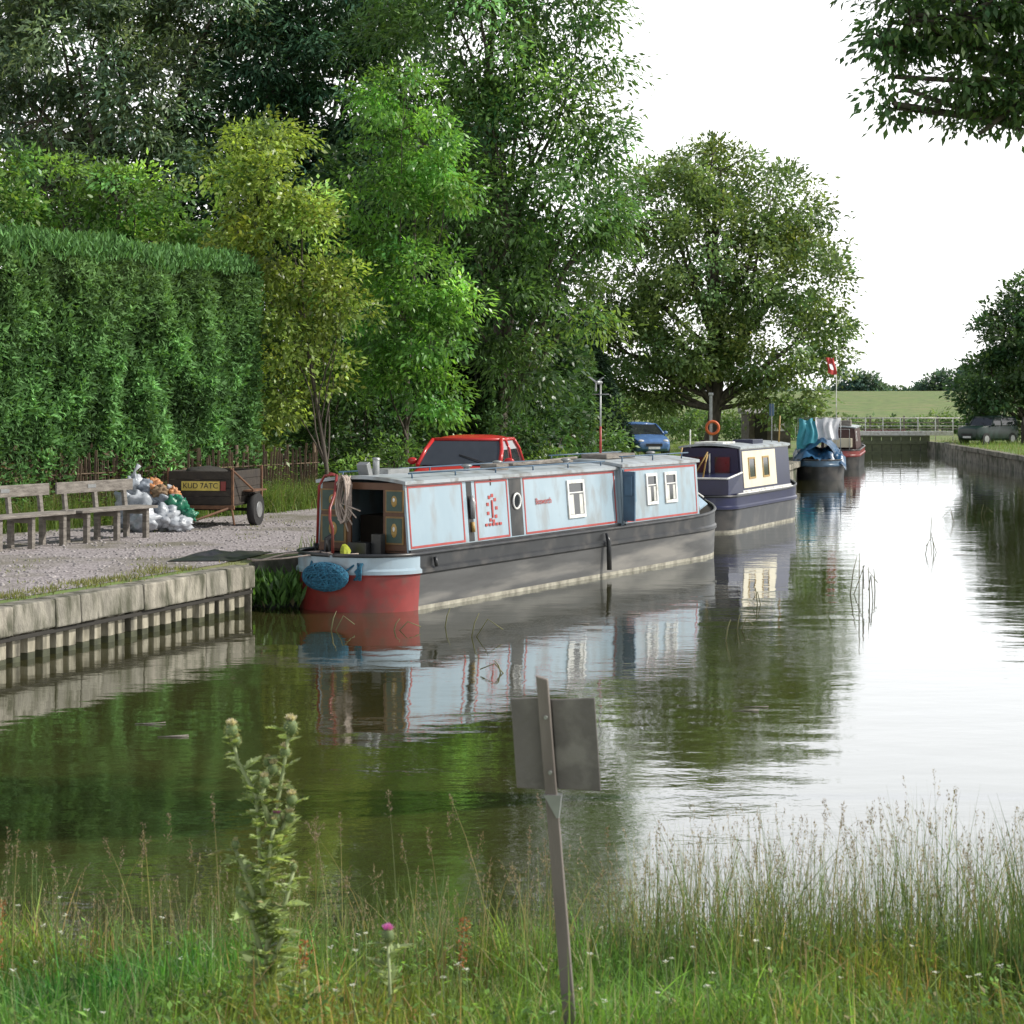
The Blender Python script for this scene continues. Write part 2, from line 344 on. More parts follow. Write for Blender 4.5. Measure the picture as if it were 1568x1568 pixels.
CWALL=mat('cabin_interior',(.04,.03,.022),.8)
def hull(e,B,s0,s1,stern,bow,htop,bands,mats,sheer=.18):
    ss=[s0+ (1-math.cos(t*math.pi/2))*stern for t in np.linspace(0,1,17)]+list(np.linspace(s0+stern,s1-bow,14))[1:]+[s1-bow+bow*t for t in np.linspace(0,1,13)][1:]
    lv=[-.35,.0,.055,.5,.53,.58,.61,None]; rings=[]
    for s in ss:
        if s<s0+stern: b=B*math.sqrt(max(0,1-((s0+stern-s)/stern)**2)); 
        elif s>s1-bow: b=B*(1-((s-(s1-bow))/bow)**2.1)
        else: b=B
        b=max(b,.03); h=htop+sheer*max(0,(s-(s1-bow*1.5))/(bow*1.5))**2
        r=[]
        for k,z in enumerate(lv):
            bb=b*(.97 if z is not None and z<.4 else 1)+(.035 if k in(4,5) else 0)
            if z is None: z=h
            r.append((bb,s,z))
        rings.append(r)
    mb=MB()
    for sd in(-1,1):
        for i in range(len(ss)-1):
            for k in range(len(lv)-1):
                q=[rings[i][k],rings[i+1][k],rings[i+1][k+1],rings[i][k+1]]
                mb.add([(x*sd,y,z) for x,y,z in q],[(0,1,2,3)],bands(k,(ss[i]+ss[i+1])/2),True)
    for i in range(len(ss)-1):
        a=rings[i][-1];b=rings[i+1][-1]
        mb.add([(-a[0],a[1],a[2]-.03),(a[0],a[1],a[2]-.03),(b[0],b[1],b[2]-.03),(-b[0],b[1],b[2]-.03)],[(0,1,2,3)],len(mats)-1)
    a=rings[0]
    for k in range(len(lv)-1): mb.add([(-a[k][0],a[k][1],a[k][2]),(a[k][0],a[k][1],a[k][2]),(a[k+1][0],a[k+1][1],a[k+1][2]),(-a[k+1][0],a[k+1][1],a[k+1][2])],[(0,1,2,3)],bands(k,s0),True)
    o=mb.obj('hull',mats,e,0,True)
    mb=MB()
    for sd in(-1,1): mb.tube([(r_[-1][0]*sd,r_[-1][1],r_[-1][2]) for r_ in rings],.03,6)
    mb.obj('gunwale',[mats[0]],e); return o
def cabin_t(z,wb,wt,z0,z1): return wb+(wt-wb)*(z-z0)/(z1-z0)
class Cabin:
    def __init__(s,e,s0,s1,wb,wt,z0,z1,crown,mside,mroof,front_open=False,tag=''):
        s.p=(wb,wt,z0,z1); s.e=e; mb=MB(); th=.04
        for sd in(-1,1):
            mb.hexa([(sd*(wb-th),s0,z0),(sd*wb,s0,z0),(sd*wb,s1,z0),(sd*(wb-th),s1,z0),(sd*(wt-th),s0,z1),(sd*wt,s0,z1),(sd*wt,s1,z1),(sd*(wt-th),s1,z1)],0)
        mb.hexa([(-wb+.05,s1-.05,z0),(wb-.05,s1-.05,z0),(wb-.05,s1-.01,z0),(-wb+.05,s1-.01,z0),(-wt+.05,s1-.05,z1),(wt-.05,s1-.05,z1),(wt-.05,s1-.01,z1),(-wt+.05,s1-.01,z1)],0)
        if not front_open:
            mb.hexa([(-wb+.05,s0+.01,z0),(wb-.05,s0+.01,z0),(wb-.05,s0+.05,z0),(-wb+.05,s0+.05,z0),(-wt+.05,s0+.01,z1),(wt-.05,s0+.01,z1),(wt-.05,s0+.05,z1),(-wt+.05,s0+.05,z1)],0)
        mb.obj('cabin_walls'+tag,[mside],e,.006)
        mb=MB(); n=10; o=.05
        xs=[-wt-o+2*(wt+o)*i/n for i in range(n+1)]
        zt=[z1+.03+crown*(1-(x/(wt+o))**2) for x in xs]
        vs=[(x,s0-.06,z) for x,z in zip(xs,zt)]+[(x,s1+.04,z) for x,z in zip(xs,zt)]+[(x,s0-.06,z-.05) for x,z in zip(xs,zt)]+[(x,s1+.04,z-.05) for x,z in zip(xs,zt)]
        k=n+1; fs=[]
        for i in range(n):
            fs+= [(i,i+1,k+i+1,k+i),(2*k+i,3*k+i,3*k+i+1,2*k+i+1),(i,2*k+i,2*k+i+1,i+1),(k+i,k+i+1,3*k+i+1,3*k+i)]
        fs+=[(0,k,3*k,2*k),(n,2*k+n,3*k+n,k+n)]
        mb.add(vs,fs); mb.obj('roof'+tag,[mroof],e)
    def slab(s,mb,a,b,z0,z1,out,mi=0,sd=1,back=.01):
        t0=cabin_t(z0,*s.p);t1=cabin_t(z1,*s.p)
        mb.hexa([(sd*(t0-back),a,z0),(sd*(t0+out),a,z0),(sd*(t0+out),b,z0),(sd*(t0-back),b,z0),(sd*(t1-back),a,z1),(sd*(t1+out),a,z1),(sd*(t1+out),b,z1),(sd*(t1-back),b,z1)],mi)
    def frame(s,mb,a,b,z0,z1,w,out,mi=0,sd=1):
        s.slab(mb,a,b,z0,z0+w,out,mi,sd); s.slab(mb,a,b,z1-w,z1,out,mi,sd)
        s.slab(mb,a,a+w,z0+w+.001,z1-w-.001,out,mi,sd); s.slab(mb,b-w,b,z0+w+.001,z1-w-.001,out,mi,sd)
    def window(s,a,b,z0,z1,curt=True,name='window'):
        for sd in(1,-1):
            mb=MB(); s.frame(mb,a,b,z0,z1,.055,.03,0,sd); s.slab(mb,a+.05,b-.05,z0+.05,z1-.05,.008,1,sd)
            s.slab(mb,a+.05,b-.05,z1-.22,z1-.2,.02,0,sd)
            if curt:
                w=(b-a)*.28; s.slab(mb,a+.06,a+.06+w,z0+.06,z1-.24,.012,2,sd); s.slab(mb,b-.06-w*.7,b-.06,z0+.06,z1-.24,.012,2,sd)
            mb.obj(name,[WHITE,GLASS,CURT],s.e,.004)
    def porthole(s,a,z,r,sd=1):
        t=cabin_t(z,*s.p); mb=MB(); n=20
        ring=[(sd*(t+.02),a+r*math.cos(2*math.pi*i/n),z+r*math.sin(2*math.pi*i/n)) for i in range(n+1)]
        mb.tube(ring,.018,6,0,False); mb.add([(sd*(t+.018),y,zz) for _,y,zz in ring[:-1]],[tuple(range(n))],1)
        mb.obj('porthole',[WHITE,GLASS],s.e)
def text(body,size,e,loc,rot,m,ext=.002):
    c=bpy.data.curves.new('lettering','FONT'); c.body=body; c.size=size; c.extrude=ext; c.align_x='CENTER'; c.align_y='CENTER'; c.materials.append(m)
    o=bpy.data.objects.new('lettering',c); COL.objects.link(o); o.parent=e; o.location=loc; o.rotation_euler=rot; return o
# --- boat 1
ang=-math.atan2(.478,.878)
b1=empty('narrowboat',(-2.17,28.4,0),ang)
def bands1(k,s):
    if s<.15: return 1 if k<4 else 2
    if k==1: return 4
    return 3 if k<3 else 0
hull(b1,.98,-.8,12.6,.8,2.4,.80,bands1,[BLACK,REDP,LBLUE,GREYH,SCUM,DARK])
c1=Cabin(b1,0,7.0,.80,.72,.80,1.80,.07,LBLUE,ROOF,True)
c2=Cabin(b1,7.0,10.3,.90,.83,.80,1.84,.08,LBLUE,ROOF,False,'_fore')
mb=MB()
for (a,b_) in((.05,1.62),(2.0,3.02),(3.55,6.9)): c1.frame(mb,a,b_,.86,1.76,.032,.006)
c2.frame(mb,7.1,10.2,.86,1.78,.034,.006)
c1.slab(mb,0,7.0,1.77,1.80,.012); c2.slab(mb,7.0,10.3,1.81,1.84,.012); mb.obj('red_lining',[RTRIM],b1)
mb=MB(); c1.slab(mb,0,7.0,.80,.845,.03); c2.slab(mb,7.0,10.3,.80,.845,.02)
c1.slab(mb,1.74,1.90,.86,1.76,.004); c1.slab(mb,3.08,3.48,.86,1.76,.004); mb.obj('black_bands',[BLACK],b1)
c1.porthole(3.28,1.4,.12); c1.porthole(3.28,1.4,.12,-1)
mb=MB(); mb.tube([(cabin_t(1.45,*c1.p)+.03,1.82,1.55),(cabin_t(1.4,*c1.p)+.05,1.82,1.45),(cabin_t(1.2,*c1.p)+.03,1.83,1.2)],[.02,.05,.04],8); mb.tube([(cabin_t(1.2,*c1.p)+.03,1.83,1.15),(cabin_t(1.1,*c1.p)+.04,1.83,1.0)],.03,8,1); mb.obj('side_lamp',[METAL,GOLD],b1)
c1.window(5.05,5.68,1.03,1.66); c2.window(7.95,8.42,1.12,1.68); c2.window(8.75,9.28,1.12,1.68)
mb=MB()
for i in range(9):
    a=i*.7; c1.slab(mb,2.5+.14*math.cos(a)-.04,2.5+.14*math.cos(a)+.03,1.32+.2*math.sin(a)-.02,1.32+.2*math.sin(a)+.03,.0075+i*.0004)
for i in range(5): c1.slab(mb,2.25+i*.11,2.32+i*.11,1.06,1.10,.0125+i*.0003)
c1.slab(mb,2.48,2.52,1.18,1.45,.015); mb.obj('painted_emblem',[RTRIM],b1)
text('Bosworth',.14,b1,(cabin_t(1.35,*c1.p)+.012,4.2,1.36),(math.radians(90-4.6),0,math.radians(90)),RTRIM)
mb=MB(); c2.slab(mb,7.02,7.06,.86,1.78,.02); mb.box((.985,7.0,1.32),(.22,.05,.86)); mb.box((.985,6.96,1.5),(.14,.03,.34)) ; mb.obj('side_hatch_door',[DBLUE],b1,.006)
mb=MB(); c2.slab(mb,7.2,7.5,1.2,1.6,.02); mb.obj('side_hatch',[MBLUE],b1,.005)
mb=MB()
mb.hexa([(-.76,-.0,.8),(-.2,-.0,.8),(-.2,.04,.8),(-.76,.04,.8),(-.685,0,1.8),(-.2,0,1.8),(-.2,.04,1.8),(-.685,.04,1.8)],0)
mb.hexa([(.36,-.0,.8),(.76,-.0,.8),(.76,.04,.8),(.36,.04,.8),(.36,0,1.8),(.685,0,1.8),(.685,.04,1.8),(.36,.04,1.8)],0)
mb.box((.08,.02,1.75),(.56,.04,.1),0)
mb.obj('stern_bulkhead',[BROWN],b1)
mb=MB()
for x0,x1 in((-.72,-.26),(.4,.72)):
    for z0,z1 in((.92,1.32),(1.38,1.7)):
        mb.box(((x0+x1)/2,-.012,(z0+z1)/2),(x1-x0-.02,.02,z1-z0),0)
        mb.box(((x0+x1)/2,-.026,(z0+z1)/2),((x1-x0)*.8,.008,(z1-z0)*.88),1)
        mb.ell(((x0+x1)/2,-.03,(z0+z1)/2),((x1-x0)*.16,.012,(z1-z0)*.26),2,10,6)
        mb.ell(((x0+x1)/2,-.036,(z0+z1)/2+.02),((x1-x0)*.07,.012,(z1-z0)*.1),3,8,5)
mb.obj('painted_doors',[mat('dull_gold',(.25,.15,.05),.5),GREEN,GOLD,WHITE],b1)
mb=MB(); mb.box((.08,2.5,1.3),(1.3,.04,.95)); mb.box((.08,1.2,.82),(1.3,2.4,.02)); mb.box((-.3,1.4,1.05),(.5,1.2,.45)); mb.obj('cabin_interior',[CWALL],b1)
mb=MB()
mb.tube([(-.1,-.62,.78),(-.1,-.62,1.15),(-.12,-.66,1.3),(-.16,-.6,1.45),(-.25,-.35,1.62),(-.36,-.12,1.9),(-.5,-.1,1.93)],.022,8)
mb.tube([(-.62,-.25,.8),(-.55,-.3,1.75),(-.45,-.3,1.9),(-.3,-.28,1.92)],.02,8)
mb.obj('tiller_bar',[REDP],b1)
mb=MB()
for i in range(11):
    a=[(-.2+.09*math.sin(t)+random.uniform(-.02,.02),-.12-.012*i+random.uniform(-.02,.02),1.56+(.32+.03*random.random())*math.cos(t)) for t in np.linspace(0,2*math.pi,15)]
    mb.tube(a,.014,5,0,False)
for i in range(4): mb.tube([(-.2+random.uniform(-.08,.08),-.1,1.9),(-.22+random.uniform(-.05,.05),-.2,1.5),(-.1+.07*i,-.22,1.1+.1*i)],.012,5)
mb.obj('rope_coil',[ROPE],b1)
mb=MB(); mb.ell((-.05,-.88,.5),(.36,.10,.18),0,20,12,.15)
for i in range(40):
    ax=Vector(rng.normal(size=3)).normalized(); u_=ax.orthogonal().normalized(); v_=ax.cross(u_); of=random.uniform(-.6,.6); rr_=math.sqrt(1-of*of)
    mb.tube([(-.05+.38*q.x,-.88+.115*q.y,.5+.2*q.z) for q in [(u_*math.cos(t)*rr_+v_*math.sin(t)*rr_+ax*of) for t in np.linspace(0,2*math.pi,14)]],.014,5,0,False)
mb.tube([(-.35,-.84,.6),(-.4,-.62,.8)],.016,5); mb.tube([(.28,-.84,.6),(.45,-.55,.8)],.016,5)
for i in range(8): mb.tube([(.45+random.uniform(-.05,.05),-.74,.7),(.44+random.uniform(-.06,.06),-.78,.58),(.43+random.uniform(-.08,.08),-.78,.46)],.014,5)
mb.obj('rope_fender',[BROPE],b1)
mb=MB()
mb.tube([(1.02,6.0,.74),(1.07,6.0,.6),(1.07,6.02,.12)],[.02,.045,.045],8)
mb.tube([(1.02,.35,.74),(1.05,.35,.6)],.03,6)
mb.obj('hanging_fender',[BLACK],b1)
mb=MB(); 
for sd in(-1,1):
    mb.tube([(sd*.6,.3,1.93),(sd*.6,6.8,1.93)],.013,6); mb.tube([(sd*.7,7.2,2.0),(sd*.7,10.2,2.0)],.013,6)
    for s in np.arange(.4,6.8,1.25): mb.tube([(sd*.6,s,1.84),(sd*.6,s,1.93)],.012,6)
    for s in np.arange(7.3,10.2,1.3): mb.tube([(sd*.7,s,1.9),(sd*.7,s,2.0)],.012,6)
mb.obj('roof_handrails',[DBLUE],b1)
mb=MB()
for x,s in((.25,2.6),(-.2,4.4),(.2,6.1),(.0,8.5),(.2,9.6)):
    z=1.9 if s<7 else 1.94; mb.tube([(x,s,z-.03),(x,s,z+.06)],.05,10); mb.ell((x,s,z+.07),(.09,.09,.03),0,12,6)
mb.obj('roof_vents',[METAL],b1)
mb=MB(); mb.tube([(-.05,.45,1.85),(-.05,.45,2.12)],.05,12); mb.tube([(-.05,.45,2.12),(-.05,.45,2.15)],[.07,.045],12); mb.box((-.2,1.0,1.93),(.4,.6,.07)); mb.box((-.12,.25,1.97),(.18,.1,.22),0,Matrix.Rotation(.4,3,'X')); mb.obj('chimney_and_hatch',[METAL],b1,.005)
mb=MB(); mb.tube([(0,4.9,1.93),(0,6.9,1.98)],.03,6); mb.box((-.1,5.6,1.93),(.28,2.2,.04)); mb.box((.1,8.0,1.99),(.5,1.2,.08)); mb.box((.3,3.4,1.93),(.3,.4,.1)); mb.obj('roof_plank_and_poles',[WOODW],b1,.004)
mb=MB(); mb.hexa([(-.84,10.35,.86),(.84,10.35,.86),(.5,11.7,.95),(-.5,11.7,.95),(-.72,10.35,1.84),(.72,10.35,1.84),(.12,11.3,1.35),(-.12,11.3,1.35)]); mb.obj('cratch_cover',[MBLUE],b1,.04)
mb=MB(); mb.tube([(.72,10.34,1.86),(.14,11.5,1.3),(.08,12.4,1.05)],.02,6); mb.tube([(.84,10.4,.9),(.72,10.35,1.84)],.025,6); mb.obj('cratch_edging',[WHITE],b1)
mb=MB(); mb.tube([(-.55,9.0,1.85),(-.55,9.0,3.3)],.018,8,0); mb.tube([(-.55,9.0,1.9),(-.55,9.0,2.5)],.024,8,1); mb.ell((-.55,8.95,3.32),(.04,.12,.04),0)
for k in range(3):
    a=k*2.09+.5; mb.hexa([(-.55+.01,8.8,3.32),(-.55-.01,8.8,3.32),(-.55-.01,8.82,3.34),(-.55+.01,8.82,3.34),(-.55+.17*math.cos(a)+.015,8.8,3.32+.17*math.sin(a)),(-.55+.17*math.cos(a)-.015,8.8,3.32+.17*math.sin(a)+.01),(-.55+.17*math.cos(a)-.015,8.83,3.34+.17*math.sin(a)),(-.55+.17*math.cos(a)+.015,8.83,3.34+.17*math.sin(a))],0)
mb.tube([(-.72,9,3.1),(-.38,9,3.1)],.01,6,0)
mb.obj('wind_generator_mast',[METAL,RTRIM],b1)
YG=mat('yellow_green_plastic',(.45,.5,.05),.5)
mb=MB(); mb.box((.1,-.2,.86),(.3,.2,.18),0); mb.tube([(-.3,-.45,.8),(-.3,-.45,1.0),(-.22,-.42,1.05)],.05,8,0); mb.ell((.02,-.48,.84),(.08,.06,.09),1,10,6,.3); mb.box((.35,-.12,.92),(.16,.12,.3),0); mb.tube([(-.6,-.3,.8),(-.6,-.3,.92)],.04,8,0)
mb.obj('deck_clutter',[BLACK,YG],b1,.01)
mb=MB(); mb.tube([(-.4,-.5,.82),(-.9,-.6,.78),(-1.25,-.75,.68),(-1.6,-.6,.67)],.015,6); mb.tube([(-.1,-.62,.83),(-.7,-.9,.74),(-1.3,-.9,.68)],.012,6)
mb.tube([(-.3,-.6,.82),(.1,-.79,.8),(.4,-.72,.83)],.014,6); mb.obj('mooring_rope',[ROPE],b1)
# --- boat 2
d2=Vector((.39,.92)).normalized(); b2=empty('narrowboat',(4.25,44.7,0),-math.atan2(d2.x,d2.y))
hull(b2,.93,-.7,7.0,.7,2.3,.82,lambda k,s:(3 if k==1 else 2 if k<2 else (0 if k<4 else 1)),[BLACK,NAVY,GREYH,SCUM,DARK])
c3=Cabin(b2,.9,5.2,.78,.7,.82,1.88,.07,NAVY,ROOF)
mb=MB(); c3.slab(mb,1.05,3.9,.95,1.8,.012); c3.slab(mb,1.05,3.9,.95,1.8,.012,0,-1); mb.obj('cream_panels',[CREAM],b2)
mb=MB()
for sd in(1,-1): c3.slab(mb,.9,5.2,1.84,1.88,.02,0,sd); c3.slab(mb,.9,5.2,.86,.9,.02,0,sd)
mb.tube([(.93,-.0,.86),(.93,4.8,.86)],.02,6); mb.obj('white_lining',[WHITE],b2)
for a in(1.5,2.7):
    mb=MB(); c3.frame(mb,a,a+.55,1.15,1.65,.04,.03); c3.slab(mb,a+.04,a+.51,1.19,1.61,.018,1); mb.obj('window',[GOLD,GLASS],b2)
mb=MB(); mb.box((-.3,.89,1.42),(.36,.02,.5),0); mb.box((.3,.89,1.42),(.36,.02,.5),0); mb.box((0,.87,1.3),(.03,.03,.9),1); mb.obj('rear_windows',[GLASS,WHITE],b2)
mb=MB(); mb.hexa([(-.82,-.35,.84),(.82,-.35,.84),(.82,.86,.84),(-.82,.86,.84),(-.8,-.3,1.2),(.8,-.3,1.2),(.78,.86,1.3),(-.78,.86,1.3)],0)
mb.tube([(-.8,-.35,1.22),(.8,-.35,1.22)],.025,6,1); mb.tube([(.8,-.35,1.22),(.78,.86,1.32)],.025,6,1); mb.tube([(.2,-.3,1.2),(.3,-.4,1.6),(.25,-.1,1.75)],.02,6,2); mb.box((-.1,1.6,1.98),(.7,1,.06),1)
mb.box((.3,3,1.99),(.5,.9,.1),0); mb.tube([(-.5,.95,1.85),(-.5,.95,2.3)],.02,6,1)
mb.obj('stern_deck',[NAVY,WHITE,GOLD],b2,.01)
text('Spirit II',.2,b2,(0,-.72,.7),(math.radians(90),0,0),WHITE)
mb=MB(); mb.tube([(-.6,.2,1.25),(-.45,.2,1.9)],.02,6); mb.tube([(-.2,.3,1.25),(.1,.4,1.8)],.018,6); mb.obj('boat_pole',[GOLD],b2)
mb=MB(); mb.tube([(.45,4.6,1.9),(.45,4.6,2.9)],.015,6,0); mb.box((.45,4.6,2.75),(.12,.02,.3),1); mb.tube([(.55,4.9,1.9),(.58,4.9,2.6)],.02,6,2); mb.obj('aerials',[METAL,DBLUE,GOLD],b2)
# --- tarp-covered boat
TARP=mat('blue_tarpaulin',(.03,.11,.22),.35,(.012,.045,.1),3,.9,5); TURQ=mat('turquoise_cloth',(.05,.34,.42),.6,(.03,.22,.3),3,.4,5); WCL=mat('white_cloth',(.78,.78,.8),.6,(.6,.6,.63),3,.4,5)
b3=empty('tarpaulin_covered_boat',(11.55,73.6,0),-math.radians(8))
hull(b3,.95,-.8,8,1.6,2.2,.75,lambda k,s:0 if k<3 else 1,[BLACK,DBLUE,DARK])
def sheet(mb,x0,x1,y0,y1,zr,ze,mi,n=22,amp=.16):
    vs=[];fs=[]
    for j in range(n+1):
        for i in range(n+1):
            u=i/n;v=j/n; x=x0+(x1-x0)*u; y=y0+(y1-y0)*v; c=abs(2*u-1)
            z=zr-(zr-ze)*c**1.6-(.35*(1-v)**6); z+=amp*noise.noise(Vector((x*2.5,y*1.6,mi)))+amp*.5*noise.noise(Vector((x*7,y*5,mi)))
            vs.append((x,y,z))
    for j in range(n):
        for i in range(n): k=j*(n+1)+i; fs.append((k,k+1,k+n+2,k+n+1))
    mb.add(vs,fs,mi,True)
mb=MB(); sheet(mb,-.98,.98,-.1,6.5,1.75,.75,0); sheet(mb,-.98,.3,-.45,2.2,1.25,.7,0,amp=.22); sheet(mb,-.1,.98,-.3,1.6,1.2,.72,0,amp=.25); mb.obj('tarpaulin',[TARP],b3)
def cloth(mb,x0,x1,y,z0,z1,mi):
    n=16;vs=[];fs=[]
    for j in range(n+1):
        for i in range(n+1):
            u=i/n;v=j/n; x=x0+(x1-x0)*u; z=z0+(z1-z0)*v
            yy=y+.1*noise.noise(Vector((x*7,z*1.2,y)))-(.25*(1-v)); z+=.2*noise.noise(Vector((x*4,y*3,1)))*(1-v)+.1*noise.noise(Vector((x*6,y,7)))*v
            vs.append((x+.05*math.sin(z*5+x*3)+.12*(v-.5)*noise.noise(Vector((y,z,0))),yy,z))
    for j in range(n):
        for i in range(n): k=j*(n+1)+i; fs.append((k,k+1,k+n+2,k+n+1))
    mb.add(vs,fs,mi,True)
mb=MB(); cloth(mb,-.8,-.2,.6,1.15,2.25,0); cloth(mb,-.55,-.1,.45,1.3,2.15,0); cloth(mb,-.1,.75,.7,1.5,2.3,1); cloth(mb,.2,.65,.5,1.45,2.15,1); mb.obj('drying_cloths',[TURQ,WCL],b3)
mb=MB(); mb.tube([(-.8,.7,.8),(-.8,.7,2.3),(.8,.75,2.3),(.8,.75,.8)],.02,6); mb.tube([(-.4,.5,.8),(-.4,.3,1.5)],.015,6); mb.obj('frame',[METAL],b3)
mb=MB()
for i in range(7): mb.ell((random.uniform(-.6,.6),random.uniform(-.3,.3),.85),(.16,.16,.13),i%2,8,6,.5)
mb.obj('deck_bundles',[TARP,WOODW],b3)
# --- distant boat with flag
b4=empty('moored_boat',(14.3,86,0),-math.radians(12))
hull(b4,.95,-.8,9,.8,2.2,.8,lambda k,s:0 if k<3 else 1,[BLACK,REDP,DARK])
c5=Cabin(b4,.6,7,.78,.7,.8,1.75,.06,mat('maroon_paint',(.07,.03,.03),.4),ROOF)
c5.window(1.3,1.8,1.15,1.6); mb=MB(); mb.box((0,.3,1.1),(1.2,.5,.4),0); mb.tube([(-.5,0,.8),(-.5,0,1.7),(.5,0,1.7),(.5,0,.8)],.02,6,1); mb.box((.2,2,1.95),(.6,1.2,.25),2); mb.obj('stern_gear',[CREAM,METAL,WOODW],b4,.02)
mb=MB(); mb.tube([(-.05,-.4,.8),(-.05,-.4,4.9)],.022,6,0); mb.obj('flagpole',[WHITE],b4)
mb=MB(); cloth(mb,-.45,-.07,-.4,4.1,4.85,0); cloth(mb,-.36,-.2,-.47,4.3,4.6,1); mb.obj('flag',[mat('flag_red',(.6,.06,.05),.7),WCL],b4)
# ------------------------------------------------------------ cars
RUB=mat('tyre_rubber',(.025,.025,.025),.8); CHR=mat('headlamp',(.7,.7,.72),.15)
def car(name,loc,rot,paint,L=4.0,W=1.68,H=1.42,suv=False):
    e=empty(name,loc,rot); k=L/4.0; w=W/2/.84; zz=H/1.42
    st=[(-2.0,.32,.78,.70),(-1.92,.24,.93,.79),(-1.3,.2,.96,.84),(0,.2,.95,.84),(.8,.2,.93,.84),(1.3,.2,.86 if not suv else .93,.82),(1.82,.24,.74 if not suv else .88,.76),(2.0,.34,.6 if not suv else .8,.64)]
    mb=MB(); R=[]
    for y,z0,z1,hw in st:
        y*=k;z0*=zz;z1*=zz;hw*=w; zm=(z0+z1)/2+.06
        R.append([(-hw*.9,y,z0),(-hw,y,z0+.12),(-hw*1.01,y,zm),(-hw*.96,y,z1-.03),(-hw*.82,y,z1),(0,y,z1+.025),(hw*.82,y,z1),(hw*.96,y,z1-.03),(hw*1.01,y,zm),(hw,y,z0+.12),(hw*.9,y,z0)])
    n=11; vs=[p for r_ in R for p in r_]; fs=[]
    for i in range(len(R)-1):
        for j in range(n): j2=(j+1)%n; fs.append((i*n+j,i*n+j2,(i+1)*n+j2,(i+1)*n+j))
    fs.append(tuple(range(n))); fs.append(tuple((len(R)-1)*n+j for j in range(n)))
    mb.add(vs,fs,0,True); mb.obj('body',[paint],e,.01)
    by0,by1,ry0,ry1=(-1.55,.95,-1.15,.15) if not suv else (-1.8,.7,-1.7,.35)
    bw,rw=.79*w,.66*w; zb,zr=.93*zz,1.35*zz; zm_=zb+(zr-zb)*.6
    bq=[(-bw,by0*k,zb),(bw,by0*k,zb),(bw,by1*k,zb),(-bw,by1*k,zb)]; rq=[(-rw,ry0*k,zr),(rw,ry0*k,zr),(rw,ry1*k,zr),(-rw,ry1*k,zr)]
    mq=[tuple(a+(c-a)*.6 for a,c in zip(p,q)) for p,q in zip(bq,rq)]; mq=[(x*1.035,y*1.02,z) for x,y,z in mq]
    mb=MB(); mb.add(bq+mq+rq,[(3,2,1,0),(8,9,10,11)]+[(i,(i+1)%4,4+(i+1)%4,4+i) for i in range(4)]+[(4+i,4+(i+1)%4,8+(i+1)%4,8+i) for i in range(4)],0,False); mb.obj('windows',[GLASS],e,.03)
    mb=MB()
    for a,q,b_ in zip(bq,mq,rq): mb.tube([a,q,b_],.042,6)
    for i in range(4): mb.tube([rq[i],rq[(i+1)%4]],.035,6)
    for sd in(-1,1): mb.tube([(sd*bw,-.25*k,zb),(sd*(bw*.4+rw*.6)*1.04,-.28*k,zm_),(sd*rw,-.3*k,zr)],.03,6)
    n2=8; vs=[];fs=[]
    for j in range(n2+1):
        for i in range(n2+1):
            u=i/n2;v=j/n2; vs.append((-rw+2*rw*u,(ry0+(ry1-ry0)*v)*k,zr+.01+.08*(1-(2*u-1)**4)*(1-(2*v-1)**4)))
    for j in range(n2):
        for i in range(n2): q=j*(n2+1)+i; fs.append((q,q+1,q+n2+2,q+n2+1))
    mb.add(vs,fs,0,True); mb.obj('roof_and_pillars',[paint],e)
    mb=MB()
    for sd in(-1,1):
        for y in(-1.25,1.28):
            mb.tube([(sd*.64*w,y*k,.31),(sd*.86*w,y*k,.31)],.31,20,0); mb.tube([(sd*.84*w,y*k,.31),(sd*.875*w,y*k,.31)],.18,14,1)
    mb.obj('wheels',[RUB,METAL],e)
    mb=MB()
    for sd in(-1,1): mb.ell((sd*.55*w,1.86*k,.66*zz),(.14,.1,.07),0); mb.ell((sd*.93*w,.75*k,1.0*zz),(.1,.06,.07),2)
    mb.box((0,1.99*k,.5*zz),(.7,.06,.12),1); mb.box((0,2.0*k,.38*zz),(.5,.05,.1),0); mb.tube([(-.5,.9*k,zb+.06),(.05,.65*k,zb+.2)],.01,5,1)
    mb.obj('lamps_and_mirrors',[CHR,RUB,paint],e); return e
RCAR=mat('red_car_paint',(.5,.03,.03),.25,(.45,.025,.025),1)
car('parked_car',(-.85,38.3,.68),math.pi+ang+.3,RCAR,3.7,1.72,1.62)
car('parked_car',(5.35,82,.65),math.pi+.25,mat('blue_car_paint',(.10,.2,.42),.25),3.8,1.6,1.4)
car('off_road_vehicle',(25.0,103,.65),math.pi-.9,mat('dark_green_car_paint',(.014,.035,.028),.3),3.4,1.55,1.5,True)
# ------------------------------------------------------------ benches, trailer, rubbish, fence
def bench(loc,rot):
    e=empty('park_bench',loc,rot); mb=MB()
    for y in(-.75,0,.75):
        mb.box((.2,y,.26),(.09,.08,.52)); mb.box((-.22,y,.26),(.09,.08,.52)); mb.box((0,y,.45),(.5,.07,.08)); mb.box((-.27,y,.72),(.06,.08,.55),0,Matrix.Rotation(-.12,3,'Y'))
    mb.obj('legs',[WOODW],e,.006)
    mb=MB()
    for x in(-.12,.05,.22): mb.box((x,0,.53),(.15,1.92,.045))
    mb.obj('seat',[WOODW],e,.008)
    mb=MB(); mb.box((-.27,0,.9),(.04,1.92,.19)); mb.obj('backrest',[WOODW],e,.008)
    mb=MB(); mb.box((-.247,-.1,.91),(.006,.2,.06)); mb.obj('plaque',[METAL],e)
bench((-6.75,32.7,.65),ang); bench((-7.72,30.85,.65),ang+.03)
TRW=mat('dark_stained_wood',(.05,.04,.03),.8,(.03,.024,.02),5,.4,15)
